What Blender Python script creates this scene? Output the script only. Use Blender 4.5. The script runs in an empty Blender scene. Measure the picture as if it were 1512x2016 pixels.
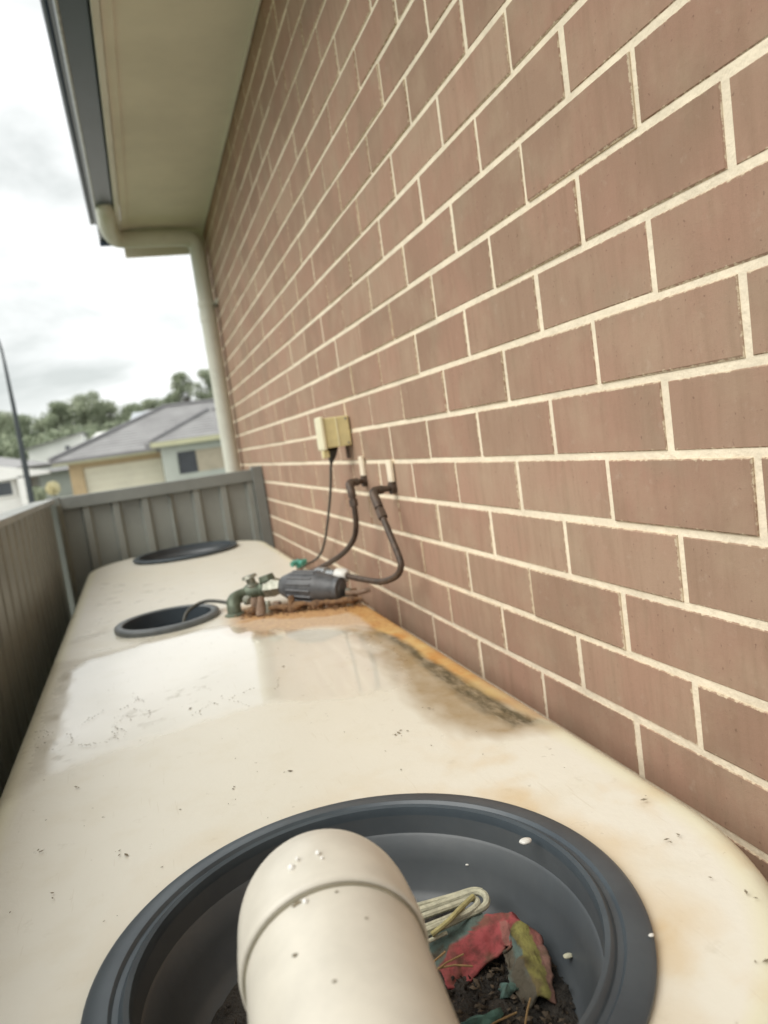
import bpy, bmesh, math, random
import numpy as np
from mathutils import Vector, Matrix, noise as mnoise

random.seed(7)
rng = np.random.default_rng(7)
SC = bpy.context.scene
COL = SC.collection
H = 1.9                     # eye height above the ground; all heights below are given relative to the eye and lifted by H

# ------------------------------------------------------------------ camera, sky, sun, exposure
RIGHT = Vector((0.94132, -0.30718, -0.13985))
FWD = Vector((0.29436, 0.94990, -0.10511))
UP = Vector((0.16513, 0.05777, 0.98458))
CAMPOS = Vector((-0.5481, 0.0, H))
cd = bpy.data.cameras.new('camera')
cd.sensor_fit = 'VERTICAL'; cd.sensor_height = 36.0; cd.sensor_width = 27.0; cd.lens = 26.03
cd.clip_start = 0.02; cd.clip_end = 3000
cd.dof.use_dof = True; cd.dof.focus_distance = 0.76; cd.dof.aperture_fstop = 5.6; cd.dof.aperture_blades = 0
cam = bpy.data.objects.new('camera', cd); COL.objects.link(cam)
cam.matrix_world = Matrix(((RIGHT.x, UP.x, -FWD.x, CAMPOS.x), (RIGHT.y, UP.y, -FWD.y, CAMPOS.y), (RIGHT.z, UP.z, -FWD.z, CAMPOS.z), (0, 0, 0, 1)))
SC.camera = cam

SUN_EL, SUN_DIR = math.radians(47), Vector((-0.80, -0.22, 0))       # soft overcast sun from the open side, left of the wall
w = bpy.data.worlds.new('World'); SC.world = w; w.use_nodes = True
nt = w.node_tree; nt.nodes.clear(); N = nt.nodes; L = nt.links
out = N.new('ShaderNodeOutputWorld'); bg = N.new('ShaderNodeBackground'); bg.inputs['Strength'].default_value = 0.1
sky = N.new('ShaderNodeTexSky'); sky.sky_type = 'NISHITA'; sky.sun_disc = False; sky.sun_elevation = SUN_EL
sky.sun_rotation = math.atan2(SUN_DIR.x, SUN_DIR.y)
tc = N.new('ShaderNodeTexCoord'); mp = N.new('ShaderNodeMapping'); mp.inputs['Scale'].default_value = (1.0, 1.0, 2.2); mp.inputs['Location'].default_value = (0.35, 1.9, 0.6)
n1 = N.new('ShaderNodeTexNoise'); n1.inputs['Scale'].default_value = 4.2; n1.inputs['Detail'].default_value = 6; n1.inputs['Roughness'].default_value = 0.52
n1.inputs['Distortion'].default_value = 0.35
cr = N.new('ShaderNodeValToRGB')
cr.color_ramp.elements[0].position = 0.36; cr.color_ramp.elements[0].color = (4.1, 4.3, 4.18, 1)
cr.color_ramp.elements[1].position = 0.60; cr.color_ramp.elements[1].color = (7.2, 7.3, 7.2, 1)
e = cr.color_ramp.elements.new(0.48); e.color = (5.5, 5.65, 5.55, 1)
mx = N.new('ShaderNodeMixRGB'); mx.inputs[0].default_value = 0.95
L.new(tc.outputs['Generated'], mp.inputs['Vector']); L.new(mp.outputs[0], n1.inputs['Vector']); L.new(n1.outputs['Fac'], cr.inputs[0])
L.new(sky.outputs[0], mx.inputs[1]); L.new(cr.outputs[0], mx.inputs[2]); L.new(mx.outputs[0], bg.inputs['Color']); L.new(bg.outputs[0], out.inputs[0])

sd = bpy.data.lights.new('sun', 'SUN'); sd.energy = 1.5; sd.angle = math.radians(50); sd.color = (1.0, 0.965, 0.90)
so = bpy.data.objects.new('sun', sd); COL.objects.link(so)
sv = Vector((SUN_DIR.x, SUN_DIR.y, 0)).normalized() * math.cos(SUN_EL) + Vector((0, 0, math.sin(SUN_EL)))
so.rotation_euler = (-sv).to_track_quat('-Z', 'Y').to_euler(); so.location = (-6, 2, 9)

SC.view_settings.view_transform = 'Standard'; SC.view_settings.look = 'None'
SC.view_settings.exposure = 0.86; SC.view_settings.gamma = 1.0; SC.view_settings.use_curve_mapping = False
SC.render.engine = 'CYCLES'
SC.cycles.max_bounces = 8; SC.cycles.diffuse_bounces = 5

# ------------------------------------------------------------------ materials
def ng(name):
    m = bpy.data.materials.new(name); m.use_nodes = True
    t = m.node_tree; b = t.nodes['Principled BSDF']
    return m, t, b
def nd(t, kind, **kw):
    n = t.nodes.new(kind)
    for k, v in kw.items():
        if k in n.inputs: n.inputs[k].default_value = v
        else: setattr(n, k, v)
    return n
def mixc(t, fac, a, b, mode='MIX'):
    n = t.nodes.new('ShaderNodeMixRGB'); n.blend_type = mode
    for i, v in ((0, fac), (1, a), (2, b)):
        if isinstance(v, bpy.types.NodeSocket): t.links.new(v, n.inputs[i])
        elif i == 0: n.inputs[0].default_value = v
        else: n.inputs[i].default_value = (*v[:3], 1)
    return n.outputs[0]
def math_(t, op, a, b=None, c=None, clamp=False):
    n = t.nodes.new('ShaderNodeMath'); n.operation = op; n.use_clamp = clamp
    for i, v in enumerate((a, b, c)):
        if v is None: continue
        if isinstance(v, bpy.types.NodeSocket): t.links.new(v, n.inputs[i])
        else: n.inputs[i].default_value = v
    return n.outputs[0]
def ramp(t, s, p0, p1, a=0.0, b=1.0):
    n = t.nodes.new('ShaderNodeMapRange'); n.clamp = True
    t.links.new(s, n.inputs[0]); n.inputs[1].default_value = p0; n.inputs[2].default_value = p1; n.inputs[3].default_value = a; n.inputs[4].default_value = b
    return n.outputs[0]
def noise_(t, scale, detail=4, rough=0.55, coord='pos', stretch=None):
    n = nd(t, 'ShaderNodeTexNoise', Scale=scale, Detail=detail, Roughness=rough)
    if coord == 'pos': src = t.nodes.new('ShaderNodeNewGeometry').outputs['Position']
    else: src = t.nodes.new('ShaderNodeTexCoord').outputs['Object']
    if stretch:
        m = t.nodes.new('ShaderNodeMapping'); m.inputs['Scale'].default_value = stretch; t.links.new(src, m.inputs[0]); src = m.outputs[0]
    t.links.new(src, n.inputs['Vector'])
    return n.outputs['Fac']
def bump(t, b, h, strength=0.3, dist=0.002):
    n = t.nodes.new('ShaderNodeBump'); n.inputs['Strength'].default_value = strength; n.inputs['Distance'].default_value = dist
    t.links.new(h, n.inputs['Height']); t.links.new(n.outputs[0], b.inputs['Normal'])
def simple(name, col, rough=0.6, var=0.15, scale=20, metal=0.0, bumps=0.15, bdist=0.001, dark=None, spec=0.5):
    m, t, b = ng(name)
    b.inputs['Roughness'].default_value = rough; b.inputs['Metallic'].default_value = metal
    b.inputs['Specular IOR Level'].default_value = spec
    f = noise_(t, scale, 5, 0.6)
    d = dark if dark else tuple(c * (1 - var * 2) for c in col)
    c = mixc(t, ramp(t, f, 0.3, 0.62), d, col)
    f2 = noise_(t, scale * 6, 3)
    c = mixc(t, ramp(t, f2, 0.35, 0.65, 0, var), c, tuple(x * 0.75 for x in col))
    t.links.new(c, b.inputs['Base Color'])
    if bumps: bump(t, b, f2, bumps, bdist)
    return m

def brick_mat():
    m, t, b = ng('brick_face')
    at = nd(t, 'ShaderNodeAttribute', attribute_name='tone'); tone = at.outputs['Fac']
    base = mixc(t, tone, (0.315, 0.205, 0.144), (0.425, 0.295, 0.211))
    red = ramp(t, noise_(t, 4.5, 3), 0.42, 0.60)
    base = mixc(t, math_(t, 'MULTIPLY', red, 0.6), base, (0.400, 0.238, 0.172))
    st = noise_(t, 60, 3, 0.6, stretch=(1, 1, 0.12))        # vertical wipe marks
    base = mixc(t, ramp(t, st, 0.46, 0.72, 0, 0.42), base, (0.265, 0.175, 0.115))
    gr = noise_(t, 900, 3, 0.7)
    base = mixc(t, ramp(t, gr, 0.52, 0.72, 0, 0.30), base, (0.21, 0.15, 0.10))
    pit = noise_(t, 160, 2, 0.5)
    base = mixc(t, ramp(t, pit, 0.68, 0.75, 0, 0.6), base, (0.17, 0.10, 0.07))
    grn = ramp(t, noise_(t, 7.3, 4, 0.6), 0.55, 0.72, 0, 0.4)
    base = mixc(t, grn, base, (0.33, 0.27, 0.19))
    chalk = ramp(t, noise_(t, 38, 5, 0.7), 0.60, 0.74, 0, 0.28)
    base = mixc(t, chalk, base, (0.52, 0.43, 0.34))
    blot = noise_(t, 11, 5, 0.6)
    base = mixc(t, ramp(t, blot, 0.48, 0.70, 0, 0.38), base, (0.44, 0.335, 0.235))
    # mortar smeared over the arris
    uv = t.nodes.new('ShaderNodeUVMap'); uv.uv_map = 'face'
    sx = t.nodes.new('ShaderNodeSeparateXYZ'); t.links.new(uv.outputs[0], sx.inputs[0])
    du = math_(t, 'SUBTRACT', 0.115, math_(t, 'ABSOLUTE', sx.outputs[0]))
    dv = math_(t, 'SUBTRACT', 0.038, math_(t, 'ABSOLUTE', sx.outputs[1]))
    d = math_(t, 'MINIMUM', du, dv)
    nz = ramp(t, noise_(t, 130, 4, 0.7), 0.40, 0.80, -0.0010, 0.0036)
    sm = ramp(t, math_(t, 'SUBTRACT', d, nz), 0.0008, -0.0006)
    base = mixc(t, math_(t, 'MULTIPLY', sm, 0.75), base, (0.70, 0.60, 0.43))
    t.links.new(base, b.inputs['Base Color'])
    b.inputs['Roughness'].default_value = 0.9; b.inputs['Specular IOR Level'].default_value = 0.25
    hh = math_(t, 'ADD', math_(t, 'MULTIPLY', gr, 0.5), math_(t, 'MULTIPLY', pit, 0.6))
    bump(t, b, math_(t, 'ADD', hh, math_(t, 'MULTIPLY', st, 0.5)), 0.55, 0.0012)
    return m
M = {}
M['brick'] = brick_mat()
M['mortar'] = simple('mortar', (0.88, 0.775, 0.60), 0.95, 0.09, 16, bumps=0.8, bdist=0.003, spec=0.2)
M['soffit'] = simple('painted_soffit', (0.77, 0.735, 0.62), 0.75, 0.06, 3, bumps=0.05)
M['fascia'] = simple('painted_fascia', (0.72, 0.70, 0.62), 0.5, 0.06, 4, bumps=0.05)
M['gutter'] = simple('dark_gutter_paint', (0.075, 0.10, 0.15), 0.28, 0.08, 6, bumps=0.05)
M['downpipe'] = simple('downpipe_paint', (0.66, 0.66, 0.57), 0.4, 0.06, 6, bumps=0.03)
M['fence'] = simple('grey_fence_steel', (0.31, 0.325, 0.295), 0.36, 0.12, 4, bumps=0.08, spec=0.6)
M['fence_rail'] = simple('grey_fence_rail', (0.26, 0.275, 0.255), 0.34, 0.12, 5, bumps=0.08, spec=0.6)
M['fence_cap'] = simple('pale_fence_cap', (0.42, 0.43, 0.40), 0.35, 0.15, 7)  # paler grey than the other fence steel
M['fence_light'] = simple('weathered_fence_flange', (0.26, 0.26, 0.21), 0.4, 0.15, 9)
M['concrete'] = simple('concrete', (0.60, 0.58, 0.52), 0.9, 0.12, 1.5, bumps=0.3, bdist=0.003)
M['pave'] = simple('side_passage_concrete', (0.10, 0.10, 0.095), 0.9, 0.2, 6, bumps=0.3, bdist=0.003)
M['grass'] = simple('dry_grass', (0.10, 0.13, 0.05), 0.95, 0.25, 2.0, bumps=0.4, bdist=0.02)
M['road'] = simple('pale_road', (0.45, 0.44, 0.41), 0.9, 0.1, 1.0, bumps=0.3, bdist=0.004)
M['pvc'] = simple('cream_pvc', (0.71, 0.675, 0.585), 0.36, 0.07, 24, bumps=0.10, bdist=0.0004)
M['seam'] = simple('grimy_joint', (0.34, 0.31, 0.23), 0.8, 0.2, 60)
M['basket'] = simple('dark_grey_plastic', (0.072, 0.090, 0.104), 0.36, 0.16, 14, bumps=0.15, dark=(0.050, 0.064, 0.077))
M['basket_dust'] = simple('dusty_grey_plastic', (0.094, 0.104, 0.110), 0.44, 0.3, 7, bumps=0.35, dark=(0.060, 0.072, 0.083))
M['ring'] = simple('faded_grey_plastic', (0.15, 0.165, 0.17), 0.4, 0.16, 14, bumps=0.1)
M['black'] = simple('black_rubber', (0.03, 0.028, 0.026), 0.5, 0.15, 40)
M['water'] = simple('dark_tank_water', (0.03, 0.04, 0.05), 0.06, 0.05, 5, bumps=0)
M['outlet'] = simple('yellowed_plastic', (0.80, 0.70, 0.37), 0.4, 0.08, 30, bumps=0.05)
M['outlet_face'] = simple('skylit_yellow_plastic', (0.86, 0.80, 0.56), 0.35, 0.06, 30, bumps=0.05)  # paler copy of the housing colour; sky light painted into the lid
M['copper'] = simple('tarnished_copper', (0.115, 0.08, 0.058), 0.55, 0.3, 50, metal=0.25, dark=(0.045, 0.035, 0.028))
M['cable'] = simple('grey_cable', (0.10, 0.10, 0.085), 0.5, 0.1, 30)
M['ribbed'] = simple('charcoal_plastic', (0.11, 0.115, 0.122), 0.42, 0.2, 60, bumps=0.1)
M['verdigris'] = simple('verdigris_brass', (0.17, 0.205, 0.15), 0.5, 0.3, 70, metal=0.3, bumps=0.5, dark=(0.09, 0.11, 0.075))
M['brass_pale'] = simple('scaled_brass', (0.42, 0.42, 0.35), 0.35, 0.25, 60, metal=0.4, bumps=0.4, dark=(0.2, 0.21, 0.16))
M['grime'] = simple('brown_grime', (0.26, 0.22, 0.15), 0.9, 0.25, 80)
M['rust'] = simple('flaking_rust', (0.34, 0.20, 0.10), 0.95, 0.3, 55, bumps=1.0, bdist=0.006, dark=(0.105, 0.062, 0.045))
M['scale'] = simple('limescale', (0.36, 0.27, 0.20), 0.9, 0.3, 90, bumps=0.8, bdist=0.003, dark=(0.20, 0.12, 0.08))
M['white_plastic'] = simple('white_plastic', (0.72, 0.71, 0.66), 0.3, 0.05, 40, bumps=0.02)
M['zinc'] = simple('zinc_nut', (0.45, 0.47, 0.47), 0.3, 0.2, 60, metal=0.7, bumps=0.1)
M['teal_plastic'] = simple('teal_green_handle', (0.09, 0.33, 0.25), 0.4, 0.1, 40)
M['tile'] = simple('grey_roof_tile', (0.36, 0.355, 0.355), 0.8, 0.12, 0.8, bumps=0.2, bdist=0.01)
M['tile_edge'] = simple('ridge_capping', (0.26, 0.255, 0.26), 0.8, 0.1, 1)
M['pale_brick'] = simple('pale_tan_brick', (0.50, 0.44, 0.34), 0.85, 0.08, 2)
M['cream_wall'] = simple('tan_brick_pier', (0.52, 0.40, 0.24), 0.85, 0.08, 2, bumps=0.2)
M['garage_door'] = simple('cream_garage_door', (0.72, 0.69, 0.55), 0.5, 0.05, 1)
M['cream_fascia'] = simple('cream_fascia', (0.58, 0.57, 0.38), 0.5, 0.05, 1)
M['render'] = simple('pale_render', (0.50, 0.53, 0.48), 0.8, 0.06, 1)
M['white_wall'] = simple('white_render', (0.88, 0.88, 0.85), 0.7, 0.05, 0.6)
M['window'] = simple('window_glass', (0.09, 0.10, 0.115), 0.1, 0.1, 1, bumps=0)
M['solar'] = simple('solar_panel', (0.50, 0.53, 0.56), 0.2, 0.05, 1, bumps=0)
M['pole'] = simple('lamp_pole_paint', (0.045, 0.055, 0.06), 0.5, 0.1, 3)
M['shrubpale'] = simple('pale_yellow_leaves', (0.78, 0.72, 0.46), 0.8, 0.15, 5)
M['twine'] = simple('cream_twine', (0.60, 0.58, 0.43), 0.85, 0.2, 120, bumps=0.6, bdist=0.001)
M['twine_y'] = simple('yellow_twine', (0.50, 0.44, 0.20), 0.85, 0.2, 120, bumps=0.6, bdist=0.001)
M['bark'] = simple('grey_bark', (0.13, 0.11, 0.085), 0.95, 0.2, 3, bumps=0.4, bdist=0.02)
M['straw'] = simple('dry_straw', (0.42, 0.27, 0.12), 0.9, 0.2, 100)
M['mud'] = simple('dark_wet_silt', (0.055, 0.047, 0.038), 0.75, 0.35, 45, bumps=0.9, bdist=0.006, dark=(0.014, 0.013, 0.011))
def leaf_mat(name, c, c2):
    m, t, b = ng(name)
    at = nd(t, 'ShaderNodeAttribute', attribute_name='tone')
    t.links.new(mixc(t, at.outputs['Fac'], c, c2), b.inputs['Base Color'])
    b.inputs['Roughness'].default_value = 0.7; b.inputs['Specular IOR Level'].default_value = 0.2
    return m
M['leaf1'] = leaf_mat('eucalypt_leaves', (0.25, 0.285, 0.20), (0.44, 0.48, 0.34))  # leaf colours paled towards grey to paint in distance haze
M['leaf2'] = leaf_mat('dark_leaves', (0.22, 0.26, 0.185), (0.38, 0.425, 0.29))  # same haze put into the darker leaf colours
M['litter'] = leaf_mat('leaf_litter_pieces', (0.030, 0.026, 0.022), (0.19, 0.145, 0.10))

def vcol_mat(name, attr='col', rough=0.9, bs=220, bstr=0.6):
    m, t, b = ng(name)
    at = nd(t, 'ShaderNodeAttribute', attribute_name=attr)
    n = noise_(t, 90, 4, 0.65); n2 = noise_(t, bs, 3)
    c = mixc(t, ramp(t, n, 0.45, 0.72, 0, 0.65), at.outputs['Color'], (0.05, 0.035, 0.022))
    t.links.new(c, b.inputs['Base Color']); b.inputs['Roughness'].default_value = rough
    bump(t, b, n2, bstr, 0.002)
    return m
M['cloth'] = vcol_mat('muddy_striped_cloth')

def tank_mat():
    m, t, b = ng('cream_tank_plastic')
    A = {k: nd(t, 'ShaderNodeAttribute', attribute_name=k).outputs['Fac'] for k in ('rust', 'orange', 'black', 'brown', 'bright', 'dirt', 'halo', 'rim', 'wet')}
    big = noise_(t, 2.2, 4, 0.5); mid = noise_(t, 14, 5, 0.6); fine = noise_(t, 120, 4, 0.6)
    c = mixc(t, ramp(t, big, 0.35, 0.7), (0.745, 0.715, 0.61), (0.775, 0.75, 0.66))
    c = mixc(t, ramp(t, mid, 0.52, 0.8, 0, 0.35), c, (0.65, 0.585, 0.43))
    blo = ramp(t, noise_(t, 30, 4, 0.65), 0.64, 0.74, 0, 0.22)
    c = mixc(t, blo, c, (0.42, 0.37, 0.25))
    spk = ramp(t, noise_(t, 75, 2, 0.5), 0.735, 0.775, 0, 0.45)
    c = mixc(t, spk, c, (0.30, 0.25, 0.17))
    c = mixc(t, math_(t, 'MULTIPLY', A['rim'], 0.8, clamp=True), c, (0.74, 0.715, 0.53))
    c = mixc(t, math_(t, 'MULTIPLY', A['halo'], 0.55), c, (0.66, 0.51, 0.30))
    c = mixc(t, math_(t, 'MULTIPLY', A['bright'], 0.22), c, (0.80, 0.78, 0.68))  # sky reflection on the tank top, painted in as a lighter tint
    scuff = ramp(t, noise_(t, 34, 5, 0.7, stretch=(1, 1.8, 1)), 0.55, 0.68, 0, 1)
    c = mixc(t, math_(t, 'MULTIPLY', A['dirt'], math_(t, 'MULTIPLY_ADD', scuff, 0.35, 0.55), clamp=True), c, (0.42, 0.37, 0.26))
    c = mixc(t, math_(t, 'MULTIPLY', A['brown'], math_(t, 'MULTIPLY_ADD', mid, 0.9, 0.45), clamp=True), c, (0.30, 0.20, 0.085))
    c = mixc(t, math_(t, 'MULTIPLY', A['black'], math_(t, 'MULTIPLY_ADD', ramp(t, noise_(t, 55, 4, 0.7, stretch=(1, 0.35, 1)), 0.38, 0.58), 0.55, 0.38), clamp=True), c, (0.075, 0.055, 0.022))
    c = mixc(t, math_(t, 'MULTIPLY', A['orange'], 0.95, clamp=True), c, mixc(t, ramp(t, mid, 0.38, 0.62), (0.52, 0.24, 0.055), (0.62, 0.43, 0.17)))
    c = mixc(t, math_(t, 'MULTIPLY', A['rust'], 0.9, clamp=True), c, mixc(t, ramp(t, fine, 0.35, 0.65), (0.36, 0.145, 0.04), (0.56, 0.33, 0.11)))
    t.links.new(c, b.inputs['Base Color'])
    r = math_(t, 'MULTIPLY_ADD', mid, 0.24, 0.20)
    r = math_(t, 'SUBTRACT', r, math_(t, 'MULTIPLY', A['bright'], 0.05), clamp=True)
    r = math_(t, 'ADD', r, math_(t, 'MULTIPLY', math_(t, 'MAXIMUM', A['rust'], A['black']), 0.5), clamp=True)
    wetn = ramp(t, math_(t, 'ADD', A['wet'], math_(t, 'MULTIPLY_ADD', noise_(t, 24, 5, 0.6), 0.7, -0.35)), 0.30, 0.72)
    r = math_(t, 'MULTIPLY_ADD', math_(t, 'SUBTRACT', 0.07, r), wetn, r)
    t.links.new(r, b.inputs['Roughness'])
    b.inputs['Coat Roughness'].default_value = 0.04; t.links.new(math_(t, 'MULTIPLY', wetn, 0.55), b.inputs['Coat Weight'])
    bn = t.nodes.new('ShaderNodeBump'); bn.inputs['Distance'].default_value = 0.0012
    t.links.new(math_(t, 'ADD', fine, math_(t, 'MULTIPLY', mid, 1.5)), bn.inputs['Height'])
    t.links.new(math_(t, 'MULTIPLY_ADD', wetn, -0.20, 0.24), bn.inputs['Strength']); t.links.new(bn.outputs[0], b.inputs['Normal'])
    scr = ramp(t, noise_(t, 210, 3, 0.6, stretch=(1, 0.06, 1)), 0.66, 0.72, 0, 0.25)
    c2 = mixc(t, scr, c, (0.55, 0.49, 0.36)); t.links.new(c2, b.inputs['Base Color'])
    return m
M['tank'] = tank_mat()

# ------------------------------------------------------------------ geometry helpers
def link(o, parent=None):
    COL.objects.link(o)
    if parent: o.parent = parent
    return o
def mesh(name, v, f, mat, parent=None, smooth=False, loc=None):
    me = bpy.data.meshes.new(name)
    vv = [(p[0], p[1], p[2]) for p in v]
    me.from_pydata(vv, [], f); me.materials.append(M[mat] if isinstance(mat, str) else mat)
    if smooth: me.polygons.foreach_set('use_smooth', [True] * len(me.polygons))
    me.update()
    if smooth: me.set_sharp_from_angle(angle=math.radians(42))
    o = bpy.data.objects.new(name, me); link(o, parent)
    if loc: o.location = loc
    return o
def empty(name, label, cat, loc=(0, 0, 0), group=None):
    o = bpy.data.objects.new(name, None); o.empty_display_size = 0.1; link(o)
    o.location = loc; return tag(o, label, cat, group)
def tag(o, label=None, cat=None, group=None, kind=None):
    if label: o['label'] = label
    if cat: o['category'] = cat
    if group: o['group'] = group
    if kind: o['kind'] = kind
    return o
def box(x0, x1, y0, y1, z0, z1, bev=0.0):
    if bev <= 0:
        v = [(x, y, z) for x in (x0, x1) for y in (y0, y1) for z in (z0, z1)]
        f = [(0, 1, 3, 2), (4, 6, 7, 5), (0, 4, 5, 1), (2, 3, 7, 6), (0, 2, 6, 4), (1, 5, 7, 3)]
        return v, f
    bm = bmesh.new(); bmesh.ops.create_cube(bm, size=1)
    for p in bm.verts: p.co = Vector((x0 + (p.co.x + .5) * (x1 - x0), y0 + (p.co.y + .5) * (y1 - y0), z0 + (p.co.z + .5) * (z1 - z0)))
    bmesh.ops.bevel(bm, geom=list(bm.edges), offset=bev, segments=2, affect='EDGES', profile=0.5)
    v = [tuple(p.co) for p in bm.verts]; f = [tuple(q.index for q in fc.verts) for fc in bm.faces]; bm.free()
    return v, f
def merge(*parts):
    V, F = [], []
    for v, f in parts:
        o = len(V); V += list(v); F += [tuple(i + o for i in q) for q in f]
    return V, F
def lift(vf): return [(p[0], p[1], p[2] + H) for p in vf[0]], vf[1]
def smooth_path(pts, n=8):
    P = [Vector(p) for p in pts]; P = [P[0] * 2 - P[1]] + P + [P[-1] * 2 - P[-2]]; out = []
    for i in range(1, len(P) - 2):
        for k in range(n):
            s = k / n; a, b_, c, d = P[i - 1:i + 3]
            out.append(0.5 * ((2 * b_) + (c - a) * s + (2 * a - 5 * b_ + 4 * c - d) * s * s + (3 * b_ - a - 3 * c + d) * s ** 3))
    out.append(P[-2]); return out
def tube(pts, r, seg=14, caps=True):
    P = [Vector(p) for p in pts]; n = len(P); R = r if hasattr(r, '__len__') else [r] * n
    T = [(P[min(i + 1, n - 1)] - P[max(i - 1, 0)]).normalized() for i in range(n)]
    a = Vector((0, 0, 1)) if abs(T[0].z) < .9 else Vector((1, 0, 0)); u = T[0].cross(a).normalized(); V = []; F = []
    for i in range(n):
        u = (u - T[i] * u.dot(T[i])).normalized(); q = T[i].cross(u)
        for k in range(seg):
            th = 2 * math.pi * k / seg; V.append(tuple(P[i] + (u * math.cos(th) + q * math.sin(th)) * R[i]))
    for i in range(n - 1):
        for k in range(seg):
            F.append((i * seg + k, i * seg + (k + 1) % seg, (i + 1) * seg + (k + 1) % seg, (i + 1) * seg + k))
    if caps: F.append(tuple(range(seg))[::-1]); F.append(tuple((n - 1) * seg + k for k in range(seg)))
    return V, F
def lathe(prof, seg=96, c=(0, 0, 0), closed=False):
    V = []; F = []; n = len(prof)
    for (r, z) in prof:
        for k in range(seg):
            th = 2 * math.pi * k / seg; V.append((c[0] + r * math.cos(th), c[1] + r * math.sin(th), c[2] + z))
    for i in range(n - 1 + (1 if closed else 0)):
        j = (i + 1) % n
        for k in range(seg):
            F.append((i * seg + k, i * seg + (k + 1) % seg, j * seg + (k + 1) % seg, j * seg + k))
    return V, F
def prism_tube(p0, p1, prof, seg=16):
    """turned piece along an axis: prof = (t 0..1, radius)"""
    p0, p1 = Vector(p0), Vector(p1)
    return tube([p0.lerp(p1, t) for t, _ in prof], [r for _, r in prof], seg)
def set_attr(o, name, vals, dom='POINT'):
    a = o.data.attributes.new(name, 'FLOAT', dom); a.data.foreach_set('value', np.asarray(vals, dtype=np.float32))

# ------------------------------------------------------------------ ground, path, road, driveway
def gz(x, y):
    z = 0.0
    if y > 9: z += 0.016 * (min(y, 45) - 9)
    if y > 62: z += 0.045 * (min(y, 160) - 62)
    return z
xs = [-500, -200, -80, -40, -20, -12, -8, -5, -2.5, 0, 3, 6, 10, 20, 40, 80, 200, 500]
ys = [-300, -60, -10, 0, 5, 9, 20, 34, 45, 62, 80, 100, 130, 160, 240, 500, 1200]
V = [(x, y, gz(x, y)) for y in ys for x in xs]; nx = len(xs)
F = [(j * nx + i, j * nx + i + 1, (j + 1) * nx + i + 1, (j + 1) * nx + i) for j in range(len(ys) - 1) for i in range(nx - 1)]
tag(mesh('ground', V, F, 'grass'), kind='structure')
tag(mesh('path', *box(-0.93, 0.0, -3.0, 3.68, -0.05, 0.01), 'pave'), kind='structure')
def sheet(name, x0, x1, yy, dz, mat):
    V = []; F = []
    for y in yy: V += [(x0, y, gz(0, y) + dz), (x1, y, gz(0, y) + dz)]
    for i in range(len(yy) - 1): F.append((2 * i, 2 * i + 1, 2 * i + 3, 2 * i + 2))
    return tag(mesh(name, V, F, mat), kind='structure')
sheet('road', -60, 60, [26, 34], 0.004, 'road')
sheet('driveway', -16, 3.0, [9, 20, 25.8], 0.008, 'concrete')
sheet('driveway', -5.2, 1.0, [34.3, 41.9], 0.008, 'concrete')
sheet('driveway', -30, -5.25, [34.3, 41.9, 45, 58], 0.008, 'concrete')
mesh_k = mesh('kerb', *merge(box(-60, 60, 25.8, 26.0, 0.2, 0.40), box(-60, 60, 34.0, 34.2, 0.3, 0.53)), 'concrete'); tag(mesh_k, kind='structure')

# ------------------------------------------------------------------ the brick house
house = empty('brick_house', 'tan brown brick house side wall with cream mortar under a cream boxed eave', 'house', (0, 2, 0))
def hmesh(name, vf, mat, parent=house, smooth=False):
    o = mesh(name, lift(vf)[0], vf[1], mat, None, smooth)
    o.parent = parent
    if parent is not None: o.matrix_parent_inverse = Matrix.Translation(parent.location).inverted() if parent.parent is None else parent.matrix_parent_inverse.copy()
    return o
Y0, ZB, MH, ML, WE = 0.5624, -0.0681, 0.086, 0.24, 4.62
YS = Y0 - 14 * ML
wall = hmesh('wall', merge(box(0.0023, 0.10, YS, WE - 0.004, -H - 0.05, 1.297), box(0.10, 6.0, WE - 0.12, WE - 0.004, -H - 0.05, 1.297)), 'mortar')
IDM = Matrix.Identity(4)
def brick_geo(L_, dx, jit=0.0007, hh=0.0768):
    """chamfered box, front face proud at x=dx, back buried in the mortar"""
    c = 0.0016; a = L_ / 2; b_ = hh / 2
    def j(): return random.uniform(-jit, jit)
    P = []
    for sy, sz in ((-1, -1), (1, -1), (1, 1), (-1, 1)): P.append((dx, sy * (a - c) + j(), sz * (b_ - c) + j()))
    for sy, sz in ((-1, -1), (1, -1), (1, 1), (-1, 1)): P.append((dx + c, sy * a + j(), sz * b_ + j()))
    for sy, sz in ((-1, -1), (1, -1), (1, 1), (-1, 1)): P.append((0.03, sy * a, sz * b_))
    F_ = [(3, 2, 1, 0)]
    for k in range(4):
        n = (k + 1) % 4
        F_.append((k, n, 4 + n, 4 + k)); F_.append((4 + k, 4 + n, 8 + n, 8 + k))
    return P, F_
def brick_attrs(me, centres, tones):
    uv = me.uv_layers.new(name='face'); co = me.vertices
    for lp in me.loops:
        v = co[lp.vertex_index].co; cy, cz = centres(lp.vertex_index); uv.data[lp.index].uv = (v.y - cy, v.z - cz)
    a = me.attributes.new('tone', 'FLOAT', 'POINT'); a.data.foreach_set('value', tones)
protos = []
for i in range(14):
    v, f = brick_geo(0.2305 + random.uniform(-0.0018, 0.0010), random.uniform(-0.0014, 0.0010))
    me = bpy.data.meshes.new('brick'); me.from_pydata(v, [], f); me.materials.append(M['brick']); me.update()
    brick_attrs(me, lambda k: (0.0, 0.0), [random.random()] * len(v)); protos.append(me)
def proj(p):
    d = Vector(p) - CAMPOS; z = d.dot(FWD)
    if z < 0.1: return None
    return 756 + 1457.8 * d.dot(RIGHT) / z, 1008 - 1457.8 * d.dot(UP) / z
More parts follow.
